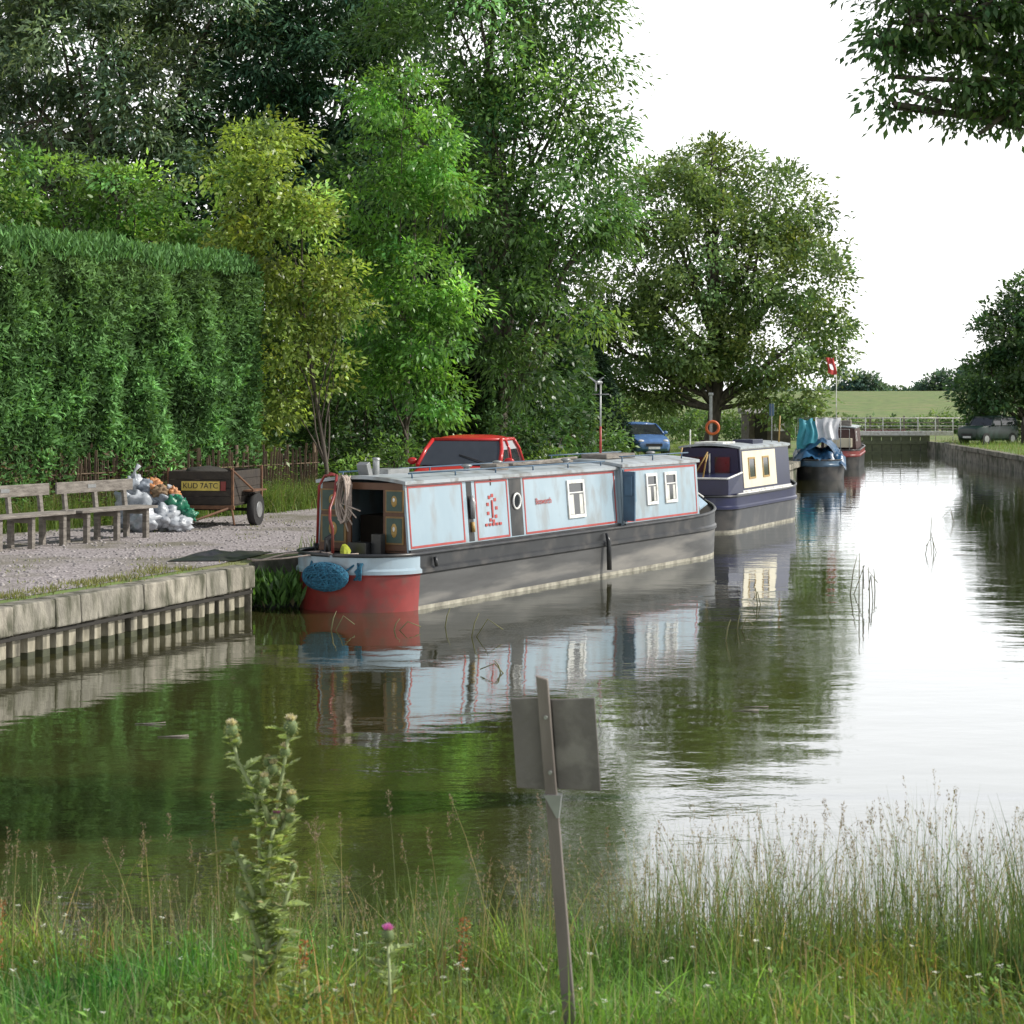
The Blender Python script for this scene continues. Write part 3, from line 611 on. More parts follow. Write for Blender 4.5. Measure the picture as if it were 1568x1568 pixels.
e=empty('trailer',(-5.55,36.7,.65),math.radians(-12)); mb=MB()
for i in range(4): mb.box((0,-.8,.5+i*.155),(1.2,.03,.15))
for sd in(-1,1):
    for i in range(4): mb.box((sd*.6,0,.5+i*.155),(.03,1.6,.15))
for i in range(4): mb.box((0,.8,.5+i*.155),(1.2,.03,.15))
mb.box((0,0,.42),(1.2,1.6,.04)); mb.obj('wooden_body',[TRW],e,.006)
mb=MB()
for sd in(-1,1): mb.tube([(sd*.68,.1,.3),(sd*.82,.1,.3)],.3,22,0); mb.tube([(sd*.8,.1,.3),(sd*.835,.1,.3)],.15,14,1)
mb.tube([(-.7,.1,.3),(.7,.1,.3)],.03,8,2)
mb.obj('wheels',[RUB,METAL,DARK],e)
mb=MB(); mb.box((0,-.83,.38),(1.35,.05,.07)); mb.tube([(-.6,-.8,.38),(0,-1.5,.12)],.025,6); mb.tube([(.6,-.8,.38),(0,-1.5,.12)],.025,6); mb.tube([(.6,-.85,1.1),(.85,-.3,.68)],.02,6)
for sd in(-1,1):
    for y in(-.79,.79): mb.box((sd*.625,y,.75),(.04,.05,.7))
    mb.tube([(sd*.63,-.85,.36),(sd*.68,-.85,.06)],.02,6); mb.box((sd*.74,.1,.66),(.2,.75,.03))
mb.obj('chassis',[mat('rusty_steel',(.2,.1,.05),.8,(.1,.05,.03),8)],e,.004)
mb=MB(); mb.box((.02,-.83,.77),(.74,.015,.17),0); mb.box((.46,-.832,.77),(.1,.015,.17),1); mb.obj('number_plate',[mat('plate_yellow',(.7,.55,.12),.5),REDP],e)
text('KUD 7ATC',.14,e,(.02,-.842,.77),(math.radians(90),0,0),BLACK)
mb=MB(); mb.ell((-.2,0,1.0),(.35,.6,.1),0,12,8,.4); mb.obj('load',[DARK],e)
e=empty('rubbish_sacks',(-6.5,35,.65)); SACK=mat('white_sack',(.46,.48,.51),.35,(.28,.31,.34),3,1,7); mb=MB()
for c,r_,mi in(((0,-.3,.2),(.28,.24,.22),0),((.35,-.1,.25),(.24,.25,.24),0),((-.15,.1,.45),(.3,.28,.26),0),((.3,.25,.5),(.27,.25,.22),3),((-.4,.2,.5),(.22,.2,.28),0),((.02,.3,.74),(.2,.18,.18),1),((-.1,.2,.78),(.16,.14,.14),3),((.5,.05,.42),(.2,.16,.22),2),((-.28,.2,.8),(.15,.14,.2),0),((.6,-.2,.13),(.22,.2,.14),0),((.7,.0,.28),(.17,.12,.13),2),((-.3,-.2,.25),(.22,.2,.22),3),((.2,.1,.7),(.14,.12,.12),4),((.42,.2,.66),(.12,.1,.12),1)):
    mb.ell(c,r_,mi,30,20,.5,2.4)
mb.obj('sacks',[SACK,mat('orange_sack',(.6,.22,.05),.5,(.4,.2,.1),3),mat('green_sack',(.02,.19,.10),.35,(.01,.1,.06),4,.8,8),mat('grey_sack',(.25,.28,.32),.35,(.12,.14,.17),4,.8,8),mat('brown_card',(.25,.17,.1),.8)],e)
mb=MB(); mb.tube([(-.3,.2,.95),(-.27,.2,1.08),(-.2,.22,1.18)],[.05,.02,.05],8); mb.tube([(.3,.25,.7),(.36,.22,.8)],[.04,.06],8); mb.obj('sack_necks',[SACK],e)
PAL=mat('chestnut_paling',(.17,.12,.075),.9,(.08,.055,.04),4,.5,20); mb=MB()
fl=[(-12.2,30.2),(-9.75,34.2),(-5.55,41.2),(-4.3,43.7)]
for i in range(len(fl)-1):
    a=Vector(fl[i]);b=Vector(fl[i+1]); L=(b-a).length; n=int(L/.1)
    for k in range(n):
        if random.random()<.12: continue
        p=a.lerp(b,k/n); h=1.3+random.uniform(-.15,.1)
        mb.box((p.x,p.y+random.uniform(-.03,.03),.65+h/2),(.045,.03,h),0,Matrix.Rotation(random.uniform(-.08,.08),3,'Y'))
    for z in(.95,1.6): mb.tube([(a.x,a.y-.03,z),(b.x,b.y-.03,z)],.015,5)
    for k in range(int(L/2.6)+1):
        p=a+(b-a).normalized()*k*2.6; mb.tube([(p.x,p.y+.06,.5),(p.x+random.uniform(-.05,.05),p.y+.06,2.05)],.045,7)
mb.obj('paling_fence',[PAL])
e=empty('lifebuoy_post',(7.1,70,.65)); mb=MB(); mb.box((0,0,1.3),(.1,.1,2.4)); mb.box((0,-.02,2.55),(.16,.14,.1)); mb.obj('post',[METAL],e,.01)
mb=MB(); mb.tube([(.22*math.cos(t)+.05,-.12,1.35+.22*math.sin(t)) for t in np.linspace(0,2*math.pi,25)],.05,8,0,False); mb.obj('lifebuoy',[mat('lifebuoy_orange',(.75,.15,.04),.5)],e)
e=empty('wooden_shed',(12.3,95,.65),.1); mb=MB()
for i in range(12): mb.box((0,-.9,.07+i*.14),(2.0,.03,.132)); mb.box((1.0,0,.07+i*.14),(.03,1.76,.132)); mb.box((-1.0,0,.07+i*.14),(.03,1.76,.132)); mb.box((0,.9,.07+i*.14),(2.0,.03,.132))
mb.obj('walls',[mat('shed_boards',(.14,.12,.1),.85,(.07,.06,.05),4)],e)
mb=MB(); mb.hexa([(-1.15,-1.05,1.66),(1.15,-1.05,1.66),(1.15,1.05,1.66),(-1.15,1.05,1.66),(-1.15,-1.05,1.72),(1.15,-1.05,1.72),(1.15,1.05,1.95),(-1.15,1.05,1.95)]); mb.obj('roof',[mat('roof_felt',(.3,.29,.28),.9)],e)
mb=MB(); mb.box((.45,-.925,1.1),(.5,.03,.45),0); mb.box((-.45,-.925,.85),(.6,.03,1.5),1); mb.box((.45,-.93,1.1),(.56,.02,.51),2); mb.obj('window_and_door',[GLASS,DARK,WHITE],e)
e=empty('lock_gate',(21.2,111,0)); mb=MB()
for x in np.arange(-2.2,2.21,.55): mb.box((x,0,.35),(.5,.12,1.3),0)
for z in(.0,.55,.95): mb.box((0,-.09,z),(4.6,.08,.16),0)
mb.box((0,0,1.1),(7.5,.3,.25),1); mb.obj('gate_leaf',[mat('gate_timber',(.14,.16,.09),.8),WHITE],e,.01)
mb=MB()
for x in np.arange(-5,5.1,1.0): mb.tube([(x,1.0,.6),(x,1.0,1.95)],.03,6)
for z in(1.5,1.95): mb.tube([(-5,1,z),(5,1,z)],.025,6)
mb.obj('handrail',[WHITE],e)
mb=MB(); mb.box((.2,1.6,1.1),(2.4,.1,.35)); mb.obj('red_board',[REDP],e)
e=empty('field_fence'); mb=MB()
for x in np.arange(8,40,2.2): mb.box((x,128,1.3),(.1,.1,1.3))
for z in(1.1,1.5,1.8): mb.box((24,127.93,z),(32,.03,.08))
mb.obj('rails',[WOODW],e)
mb=MB(); mb.box((26.2,100.5,1.0),(.16,.16,1.5)); mb.tube([(26.2,100.5,1.7),(26.2,100.5,2.1)],[.11,.03],8); mb.obj('mooring_post',[DARK],None,.01)
def coping(pl,off,m):
    mb=MB()
    for i in range(len(pl)-1):
        a=Vector(pl[i]);b=Vector(pl[i+1]);L=(b-a).length;n=int(L/1.2); d=(b-a).normalized(); R=Matrix.Rotation(-math.atan2(d.x,d.y),3,'Z')
        for k in range(n):
            p=a.lerp(b,(k+.5)/n); mb.box((p.x+off,p.y,.6+random.uniform(-.01,.01)),(.45,L/n-.03,.2),0,R)
    mb.obj('stone_coping',[m],None,.015)
coping([(17,40),(20.4,75),(20.9,80),(22.7,102),(23.5,106)],.12,STONE)
coping([(2.9,45),(4.6,52),(8.7,64),(9.4,68),(10.6,73),(12.6,84),(15.2,98),(18.9,106)],-.1,CONC)
# low black lumpy patch on the bank by the stern
mb=MB(); nn_=14;vs=[];fs=[]
for j in range(nn_+1):
    for i in range(nn_+1):
        u=i/nn_;v=j/nn_; vs.append((-5.0+1.0*u+.35*v,28.3+1.7*v+.1*u,.668+.10*max(0,noise.noise(Vector((u*4,v*5,3)))+.3)*min(1,6*u*(1-u))*min(1,6*v*(1-v))))
for j in range(nn_):
    for i in range(nn_): k=j*(nn_+1)+i; fs.append((k,k+1,k+nn_+2,k+nn_+1))
mb.add(vs,fs,0,True); mb.obj('black_bank_patch',[BLACK])
# ------------------------------------------------------------ hedge
def hedge(name,a,b,h,thick,dens,leaf,col,base=.65):
    a=Vector(a);b=Vector(b); d=(b-a).normalized(); nrm=Vector((d.y,-d.x)); L=(b-a).length
    e=empty(name); n=int(L*h*dens)
    u=rng.random(n)*L; z=rng.random(n)**.9*h
    def bg(x,zz): return .20*noise.noise(Vector((x*.9+zz*.2,zz*.5,5)))+.19*noise.noise(Vector((x*2.0-zz*.4,zz*1.0,9)))+.09*noise.noise(Vector((x*6,zz*3,2)))
    bu=np.array([bg(x,zz) for x,zz in zip(u,z)])
    def tp(x): return .28*noise.noise(Vector((x*.7,2,0)))+.24*noise.noise(Vector((x*2.2,5,0)))
    top=h+np.array([tp(x) for x in u]); z=z*top/h
    round_=np.where(z>top-.6,-(z-top+.6)**2*1.0,0)
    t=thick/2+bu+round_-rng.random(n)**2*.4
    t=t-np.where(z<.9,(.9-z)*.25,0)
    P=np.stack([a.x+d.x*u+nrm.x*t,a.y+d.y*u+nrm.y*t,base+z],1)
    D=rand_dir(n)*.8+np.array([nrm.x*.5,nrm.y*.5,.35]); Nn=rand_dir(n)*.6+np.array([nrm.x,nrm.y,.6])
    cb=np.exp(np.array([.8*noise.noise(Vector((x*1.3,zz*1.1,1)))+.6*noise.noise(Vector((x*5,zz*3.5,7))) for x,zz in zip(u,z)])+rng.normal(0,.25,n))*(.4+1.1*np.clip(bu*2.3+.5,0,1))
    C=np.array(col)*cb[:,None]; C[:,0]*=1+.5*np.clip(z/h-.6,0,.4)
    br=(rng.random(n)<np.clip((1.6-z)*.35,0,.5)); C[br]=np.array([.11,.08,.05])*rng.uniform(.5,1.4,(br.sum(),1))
    n2=int(L*thick*dens*.6); u2=rng.random(n2)*L; t2=(rng.random(n2)-.5)*thick; z2=h-.25*(np.abs(t2)*2/thick)**3+rng.random(n2)**2*.28+np.array([tp(x) for x in u2])
    P2=np.stack([a.x+d.x*u2+nrm.x*t2,a.y+d.y*u2+nrm.y*t2,base+z2],1); D2=rand_dir(n2)*.6+np.array([0,0,.9]); N2=rand_dir(n2)
    n3=int(thick*h*dens*.8); t3=(rng.random(n3)-.5)*thick; z3=rng.random(n3)*h; u3=L+.15*rng.random(n3)
    P3=np.stack([a.x+d.x*u3+nrm.x*t3,a.y+d.y*u3+nrm.y*t3,base+z3],1); D3=rand_dir(n3)+np.array([d.x*.5,d.y*.5,.4]); N3=rand_dir(n3)+np.array([d.x,d.y,0])
    P=np.concatenate([P,P2,P3]);D=np.concatenate([D,D2,D3]);Nn=np.concatenate([Nn,N2,N3]); m_=n2+n3
    C=np.concatenate([C,np.array(col)*np.exp(rng.normal(.1,.25,m_))[:,None]])
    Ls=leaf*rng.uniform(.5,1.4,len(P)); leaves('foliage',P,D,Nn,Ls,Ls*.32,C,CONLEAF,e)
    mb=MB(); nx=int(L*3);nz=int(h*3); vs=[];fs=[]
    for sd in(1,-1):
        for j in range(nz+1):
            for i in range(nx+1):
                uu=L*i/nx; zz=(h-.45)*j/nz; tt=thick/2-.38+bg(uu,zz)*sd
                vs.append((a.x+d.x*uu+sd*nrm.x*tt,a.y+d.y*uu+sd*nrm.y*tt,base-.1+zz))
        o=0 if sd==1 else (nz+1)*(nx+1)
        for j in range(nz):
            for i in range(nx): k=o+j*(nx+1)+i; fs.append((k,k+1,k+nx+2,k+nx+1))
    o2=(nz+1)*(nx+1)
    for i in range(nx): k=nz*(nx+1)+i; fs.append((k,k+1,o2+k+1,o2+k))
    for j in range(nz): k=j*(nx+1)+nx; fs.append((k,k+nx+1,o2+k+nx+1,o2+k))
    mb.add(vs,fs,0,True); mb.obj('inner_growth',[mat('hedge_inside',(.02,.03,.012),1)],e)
hedge('conifer_hedge',(-13.5,29.2),(-6.3,42.2),5.2,2.0,1500,.14,(.092,.20,.062))
hedge('conifer_hedge',(-1.6,52.5),(1.6,62),3.9,2.0,450,.2,(.055,.115,.04))
# ------------------------------------------------------------ trees
tree('ash_tree',(-.5,53.4,.65),(-.3,53.6,15),.26,[(-1.1,52,12.6,2.7,2.4,1.9),(.8,52,10.7,2.0,2,1.8),(1.35,51.5,8.5,1.8,1.8,1.5),(-.4,51,7.7,2.1,1.6,1.8),(1.2,51.5,6.4,1.3,1.4,1.1),(-.8,51,5.2,1.7,1.5,1.3),(.3,51,4.1,1.1,1.2,1.0),(-2.5,53,14.7,2.4,2,1.9),(.9,53,14,2.0,2,1.8),(-1,53,16.4,2.2,2,1.6),(2.4,51.5,7.9,.9,.9,.8),(2.1,52,9.9,.8,1,1),(-2.6,52.5,10,1.6,1.5,2),(2.0,52,12.3,1.0,1,1),(1.9,51.8,5.2,.6,.7,.6),(-.3,51.5,9.9,1.4,1.2,1.2)],
 .72,130,.2,20,80,col=(.062,.12,.037),aspect=.38,droop=.45,cvar=.65,dens=.9,lump=.45)
tree('robinia_tree',(-2.5,47.0,.65),(-2.4,46.9,9.4),.09,[(-2.7,46,10.1,.9,.9,.8),(-2.1,45.9,8.9,1.1,1,1.0),(-2.8,46,7.4,1.2,1,1.0),(-2.1,45.8,5.9,1.1,1,.95),(-2.0,45.8,4.4,1.0,.9,.9),(-3.1,46.2,8.7,.8,.9,.9),(-1.5,46,7.9,.7,.7,.6),(-1.4,46,5.2,.7,.6,.6),(-3.0,45.8,5.0,.9,.7,.8),(-2.5,45.8,3.5,.9,.7,.7),(-1.8,45.7,3.0,.6,.6,.6),(-3.5,46,3.6,.8,.7,.8),(-3.5,46.2,6.2,.7,.6,.8)],
 .44,88,.16,10,50,col=(.095,.195,.042),aspect=.42,droop=.5,cvar=.6,lump=.5,dens=.95)
tree('hawthorn_tree',(-3.95,42.9,.65),(-4.6,43.2,7.6),.06,[(-5.5,43.3,8.8,.8,.9,.6),(-5.4,43.2,7.7,1.35,1.2,.9),(-5.0,43,6.4,1.2,1.2,1.0),(-4.2,42.8,5.1,1.05,1,.8),(-5,42.8,4.4,.9,.8,.9),(-6.4,43.4,8.1,.6,.6,.5),(-3.7,42.7,5.6,.6,.6,.5),(-4.4,42.6,6.9,.6,.6,.6),(-5.2,43,3.2,.8,.6,.9),(-3.4,42.7,4.9,.5,.5,.45),(-6.2,43,6.8,.7,.7,.6),(-4.3,43.2,3.6,.7,.6,.6),(-5.5,43,2.0,.8,.6,.8)],
 .42,85,.14,12,60,col=(.135,.19,.045),aspect=.5,droop=.3,cvar=.65,yel=.08,lump=.5,dens=.92)
tree('willow_tree',(-12.5,59,.65),(-12.3,59,14),.35,[(-13.2,58,13.5,2.6,2,1.9),(-14.3,58,11,2.2,2,1.6),(-10.9,58,12.1,1.9,2,1.6),(-11.8,59,16,2.4,2,1.8),(-9.2,59,14.8,1.6,1.6,1.8),(-9.6,58.5,10.6,1.4,1.4,1.3),(-15.6,58,14.8,1.6,2,1.6),(-12.5,58,9.2,2.2,1.8,1.3),(-13.8,59,15.6,1.4,1.4,1.3)],
 .75,125,.26,14,60,col=(.085,.12,.072),aspect=.32,droop=.3,cvar=.6)
tree('pine_tree',(-6.5,61,.65),(-6.3,61,17),.3,[(-7.3,60,13.4,2.4,2,1.5),(-7.7,60,11,2.6,2,1.6),(-5.7,60,9.4,2.4,2,1.8),(-5.3,60,12.6,1.9,2,2.0),(-4.4,60.5,15.3,2.2,2,1.8),(-6.6,60.5,16.2,1.8,2,1.8),(-7,60,8.6,2.4,2,1.8),(-8.6,61,15.6,1.4,1.6,1.7),(-3.7,60,10.5,1.5,1.7,2)],
 .7,105,.28,14,40,m=CONLEAF,col=(.033,.072,.036),aspect=.28,droop=.6,cvar=.5,flat=.45)
tree('elder_tree',(-9.5,47.2,.65),(-9.4,47,7.6),.14,[(-11.4,47,8.3,.95,1,.7),(-9.2,47,7.8,1.2,1,.8),(-12.1,46.5,7.3,.9,1,.7),(-7.9,46.5,6.9,.9,.9,.8),(-10.3,47,7.1,.9,.9,.7),(-8.6,47,6.4,1,1,.8),(-12.9,46,8.2,.8,.8,.7)],
 .44,78,.16,12,40,col=(.095,.175,.045),aspect=.5,droop=.3,cvar=.6,lump=.5)
tree('woodland_trees',(-9,66,.65),(-8.5,66,11),.3,[(x,66+rng.uniform(-1.5,1.5),z,2.6,2,1.9) for x in np.arange(-22,0,2.3) for z in (3,6.2,9.3)]+[(-16,67,12,2.6,2,1.5),(-10,67,11.6,2.6,2,1.5),(-3,66,12,2.4,2,2),(-12.5,67,14.6,2.4,2,1.8),(-8.5,67,14.4,2.4,2,1.8),(-17.5,67,15,2,2,1.6),(-5,67,16,2.4,2,2)],
 .9,58,.38,10,20,col=(.02,.04,.016),aspect=.45,cvar=.35,fill=.6)
tree('sycamore_tree',(-2,57,.65),(-2,57,9),.25,[(x,56.5+rng.uniform(-1,1),z,1.7,1.4,1.4) for x in (-4.6,-2.6,-.8,.3) for z in (2.2,4.4,6.8)]+[(-3.8,56.5,9.4,1.8,1.6,1.6),(-1,56.5,9.3,1.5,1.6,1.5)],
 .6,65,.24,12,30,col=(.024,.052,.02),aspect=.55,cvar=.4)
def shrubs(name,lst,cr,lpc,leaf,col,m=None,**kw):
    e=empty(name); P,D,Nn,L,W,C,CP=crown_data(lst,cr,lpc,leaf,col=col,**kw); leaves('foliage',P,D,Nn,L,W,C,m or LEAF,e)
    mb=MB()
    for b in lst:
        for k in range(5): branch(mb,(b[0]+rng.uniform(-.2,.2),b[1],.6 if b[2]<6 and b[1]<200 else b[2]-b[5]*1.4),(b[0]+rng.uniform(-.6,.6)*b[3],b[1],b[2]+rng.uniform(-.2,.6)*b[5]),.03,.01,4,.1,4)
    mb.obj('stems',[BARK],e)
shrubs('undergrowth',[(-6.4+i*.6+rng.uniform(-.3,.3),44.6+i*.95,1.9+rng.uniform(-.3,.6),.95,.8,1.4) for i in range(10)]+[(-6.2+i*.8,46+i,4.0+rng.uniform(-.5,.5),1.1,.8,1.4) for i in range(5)]+[(-.3,53.5,1.7,1.2,1,1.1),(.9,55,1.6,1,1,1.0),(1.6,60,1.5,1,1,.9)],.42,65,.15,(.035,.07,.022),cvar=.45)
shrubs('verge_bushes',[(-3.6,44,1.2,.6,.5,.6),(-2.8,45,1.3,.7,.5,.75),(-2.0,46.5,1.2,.6,.5,.6),(-1.1,48,1.3,.7,.6,.7),(-.4,49.5,1.2,.6,.6,.6),(1.1,52,1.1,.6,.6,.5)],.32,60,.12,(.08,.14,.038),cvar=.45)
shrubs('bramble_bushes',[(2.0,70,2,1.3,1.2,1.5),(3.0,76,1.8,1.4,1.2,1.6),(1.2,68,2.6,1.3,1.2,2),(14.2,112,1.5,2,1,1),(16.5,114,1.4,1.6,1,.9),(11,112,1.6,2,1,1.2),(7.7,104,1.8,2.5,1,1.4),(3,100,2,3,1,1.7)],.45,55,.2,(.065,.115,.038),cvar=.4)
e=empty('fir_tree'); PP=[];OO=[]
for k in range(60):
    z=1.2+5.2*k/60; R_=2.0*(1-k/62)+.15
    for j in range(7):
        a=rng.uniform(0,2*math.pi); q=np.linspace(.2,1,14)*R_
        PP.append(np.stack([2.9+np.cos(a)*q,80+np.sin(a)*q,z-.12*q+0*q],1)); OO.append(np.tile([math.cos(a),math.sin(a),-.1],(14,1)))
PP=np.concatenate(PP).repeat(4,0); OO=np.concatenate(OO).repeat(4,0); n=len(PP); PP+=rng.normal(0,.06,(n,3))
leaves('foliage',PP,OO+rand_dir(n)*.7,rand_dir(n)+np.array([0,0,.8]),rng.uniform(.15,.35,n),rng.uniform(.05,.09,n),np.array([.018,.04,.024])*np.exp(rng.normal(0,.3,n))[:,None],CONLEAF,e)
mb=MB(); mb.tube([(2.9,80,.5),(2.9,80,6.3)],[.14,.02],8); mb.obj('trunk',[BARK],e)
tree('lime_tree',(9.0,90,.65),(9.3,90,12.5),.34,[(9.2,90,13.5,2.6,3,1.5),(6.9,90,12.1,2.4,3,1.9),(11.7,90,11.9,2.2,3,2.0),(5.4,90,8.9,2.3,3,2.5),(13.2,90,8.8,2.1,3,2.3),(9.2,88.5,9.6,3.6,3.5,2.6),(5.1,89,5.6,2.2,2.6,2.0),(8,88.5,5.4,2.4,2.6,1.7),(11.8,89,5.3,2.4,2.6,1.9),(14.3,90,6.5,1.5,2,1.5),(4.2,91,3.6,1.8,2,1.6),(12.3,89,3.4,1.9,2,1.4),(14.9,90,5.0,.9,1,.8),(6.3,91,3.6,1.8,2,1.4),(13.4,90,10.8,1.3,1.5,1.2),(3.6,90,6.5,1.4,2,1.6),(9,91,7,3,2,3)],
 .75,92,.24,40,160,col=(.098,.145,.052),aspect=.5,cvar=.35,droop=.2,lump=.3,dens=1.0)
tree('oak_tree',(28,106,.65),(28,106,7),.35,[(26.8,105,6.5,1.8,2,1.7),(25.7,105,4.0,1.9,2,1.6),(28.5,105,5.2,2.8,2.5,2.6),(25.0,105.5,2.7,1.0,1.2,1.0),(29,106,8,2.6,2,2),(27,105,2.4,2,2,1.3)],
 .65,75,.3,12,40,col=(.045,.085,.033),aspect=.5,cvar=.4)
shrubs('distant_trees',[(56,325,5.6,3.2,2,2.6),(59,325,5.0,2.4,2,2),(74,335,5.4,3.0,2,2.2),(78,335,5.6,3,2,2.6),(71,335,4.7,2.2,2,1.6),(82,335,6,3,2,3),(87,330,6.5,4,3,3.2),(62,330,4.3,1.2,2,.8)]
 +[(x,345,4.2,3,2,.9) for x in np.arange(44,90,5)],1.0,60,.7,(.06,.10,.08))
shrubs('field_hedgerow',[(x,133+rng.uniform(-1,1),1.1+rng.uniform(-.3,.4),1.3,.8,.7) for x in np.arange(10,42,1.9)],.5,40,.3,(.075,.12,.045))
tree('ash_tree',(7.2,15.0,.6),(6.4,14.6,8.5),.2,[(2.85,14,5.72,.34,.5,.20),(3.22,14,5.75,.36,.5,.26),(3.62,14.2,5.6,.34,.5,.28),(2.74,14,5.32,.15,.3,.2),(3.2,14,5.25,.24,.4,.16),(3.52,14.1,5.2,.20,.4,.16),(2.68,14,5.6,.14,.3,.14),(3.05,14.3,6.1,.5,.6,.25),(3.8,14.2,6.1,.6,.6,.4),(4.4,14.4,6.6,.8,.8,.6),(5.2,14.5,7.4,.9,.9,.7),(4.3,14.2,5.7,.5,.5,.4),(6.4,15,8.6,1,1,.8),(3.66,14,5.1,.16,.3,.2),(3.3,14,4.98,.12,.2,.14),(2.76,14,5.08,.1,.2,.12)],
 .15,36,.075,34,200,tmin=.68,ext=.06,col=(.045,.088,.028),aspect=.42,droop=.6,cvar=.35,fill=.4,lump=.6)
# ------------------------------------------------------------ grasses
def blades(name,X,Y,H,Wd,C,lean=.35,parent=None,zoff=0,seg=5,curve=1.0):
    n=len(X); Z=np.array([max(height(x,y),-.25) for x,y in zip(X,Y)])+zoff
    a=rng.uniform(0,2*math.pi,n); ln=np.abs(rng.normal(0,lean,n)); dirx=np.cos(a);diry=np.sin(a)
    sa=rng.uniform(0,math.pi,n); V=np.empty((n,2*(seg),3))
    for k in range(seg):
        t=k/(seg-1); off=ln*H*(t**(1.6))*curve
        cx=X+dirx*off; cy=Y+diry*off; cz=Z+H*t*(1-.25*ln*t)
        w=Wd*(1-t**1.5*.93)/2
        V[:,2*k,0]=cx-np.cos(sa)*w;V[:,2*k,1]=cy-np.sin(sa)*w;V[:,2*k,2]=cz
        V[:,2*k+1,0]=cx+np.cos(sa)*w;V[:,2*k+1,1]=cy+np.sin(sa)*w;V[:,2*k+1,2]=cz
    F=[[2*k,2*k+1,2*k+3,2*k+2] for k in range(seg-1)]
    tip=np.stack([X+dirx*ln*H*curve,Y+diry*ln*H*curve,Z+H*(1-.25*ln)],1)
    rawmesh(name,V.reshape(-1,3),2*seg,F,np.repeat(np.clip(C,0,.7),2*seg,axis=0),GRASSM,parent); return tip,np.stack([dirx*ln,diry*ln,1-ln*.3],1)
def gcol(n,c,v=.25,straw=.12):
    C=np.array(c)*np.exp(rng.normal(0,v,n))[:,None]; s=rng.random(n)<straw; C[s]=np.array([.32,.28,.15])*rng.uniform(.6,1.2,(s.sum(),1)); return C
e=empty('bank_grass')
n=27000; X=rng.uniform(-3.6,3.8,n); Y=rng.uniform(6.9,10.7,n); 
dn=np.array([noise.noise(Vector((x*1.3,y*1.3,4)))+.6*noise.noise(Vector((x*4,y*4,8))) for x,y in zip(X,Y)]); H=np.clip(.12+.13*dn+rng.exponential(.055,n),.04,.5)
hue=np.array([noise.noise(Vector((x*.8,y*.8,14))) for x,y in zip(X,Y)])
C=gcol(n,(.13,.225,.05),.3,.15); C*= (1+.7*dn)[:,None].clip(.35,2); C[:,0]*=1+.9*hue; blades('short_grass',X,Y,H,rng.uniform(.005,.011,n),C,.6,e)
n=5800; X=np.concatenate([rng.uniform(-3.8,.9,n//3),rng.uniform(.5,4.0,n-n//3)]); Y=rng.normal(9.9,.5,n); Y=np.clip(Y,8.4,11.0)
cl=np.array([noise.noise(Vector((x*2.2,1,4))) for x in X])
H=np.where(X<.6,rng.uniform(.22,.55,n),rng.uniform(.25,.82,n)+.1*np.clip(X-2,0,2))*(1+.4*cl)
tip,td=blades('tall_grass',X,Y,H,rng.uniform(.003,.007,n),gcol(n,(.13,.19,.085),.3,.2),.34,e)
s=rng.random(n)<.33; T=tip[s].repeat(14,0); TD=unit(td[s]).repeat(14,0); k=len(T)
P=T-TD*rng.uniform(0,.1,(k,1))+rng.normal(0,.003,(k,3)); leaves('seed_heads',P,TD+rand_dir(k)*.5,rand_dir(k),rng.uniform(.008,.02,k),rng.uniform(.003,.006,k),np.array([.25,.21,.17])*np.exp(rng.normal(0,.25,k))[:,None],GRASSM,e)
n=80; X=rng.uniform(-3.3,4,n); Y=rng.uniform(8.8,10.6,n); tip,td=blades('tall_stalks',X,Y,rng.uniform(.6,.95,n),rng.uniform(.005,.008,n),gcol(n,(.15,.18,.09),.2,.5),.3,e)
T=tip.repeat(44,0);TD=unit(td).repeat(44,0);k=len(T); leaves('panicles',T-TD*rng.uniform(0,.13,(k,1))+rng.normal(0,.006,(k,3)),TD+rand_dir(k)*.8,rand_dir(k),rng.uniform(.008,.02,k),rng.uniform(.003,.006,k),np.array([.2,.16,.13])*np.exp(rng.normal(0,.25,k))[:,None],GRASSM,e)
n=3400; X=rng.normal(3.35,.45,n); Y=rng.normal(8.9,.35,n); blades('rush_clump',X,Y,rng.uniform(.3,.95,n),rng.uniform(.004,.009,n),gcol(n,(.07,.13,.045)),.3,e)
n=8000; cx=rng.uniform(-3.5,3.6,330); cy=rng.uniform(7.2,10.2,330); ci=rng.integers(0,330,n); ax=rng.uniform(0,6.28,n)
X=cx[ci]+rng.normal(0,.06,n);Y=cy[ci]+rng.normal(0,.06,n);Z=np.array([height(x,y) for x,y in zip(X,Y)])+rng.uniform(.0,.2,n)
leaves('weeds',np.stack([X,Y,Z],1),np.stack([np.cos(ax),np.sin(ax),.5+0*ax],1),np.tile([0,0,1.],(n,1))+rand_dir(n)*.3,rng.uniform(.02,.06,n),rng.uniform(.01,.024,n),gcol(n,(.12,.215,.05),.4,.05),LEAF,e)
n=60; fx=rng.uniform(-3.3,2.2,n);fy=rng.uniform(7.3,9.8,n);fz=np.array([height(x,y) for x,y in zip(fx,fy)])+rng.uniform(.15,.35,n)
Pf=np.stack([fx,fy,fz],1).repeat(9,0); k=len(Pf); a=np.tile(np.arange(9)*.7,n)
leaves('white_flowers',Pf+rng.normal(0,.003,(k,3)),np.stack([np.cos(a),np.sin(a),.3+0*a],1),np.tile([0,0,1.],(k,1)),np.full(k,.014),np.full(k,.009),np.full((k,3),.7),LEAF,e)
mb=MB()
for x,y,z in zip(fx,fy,fz): mb.tube([(x,y,z),(x+.02,y,height(x,y)-.02)],.0016,4)
STEM=mat('green_stem',(.15,.21,.08),.7); mb.obj('flower_stems',[STEM],e)
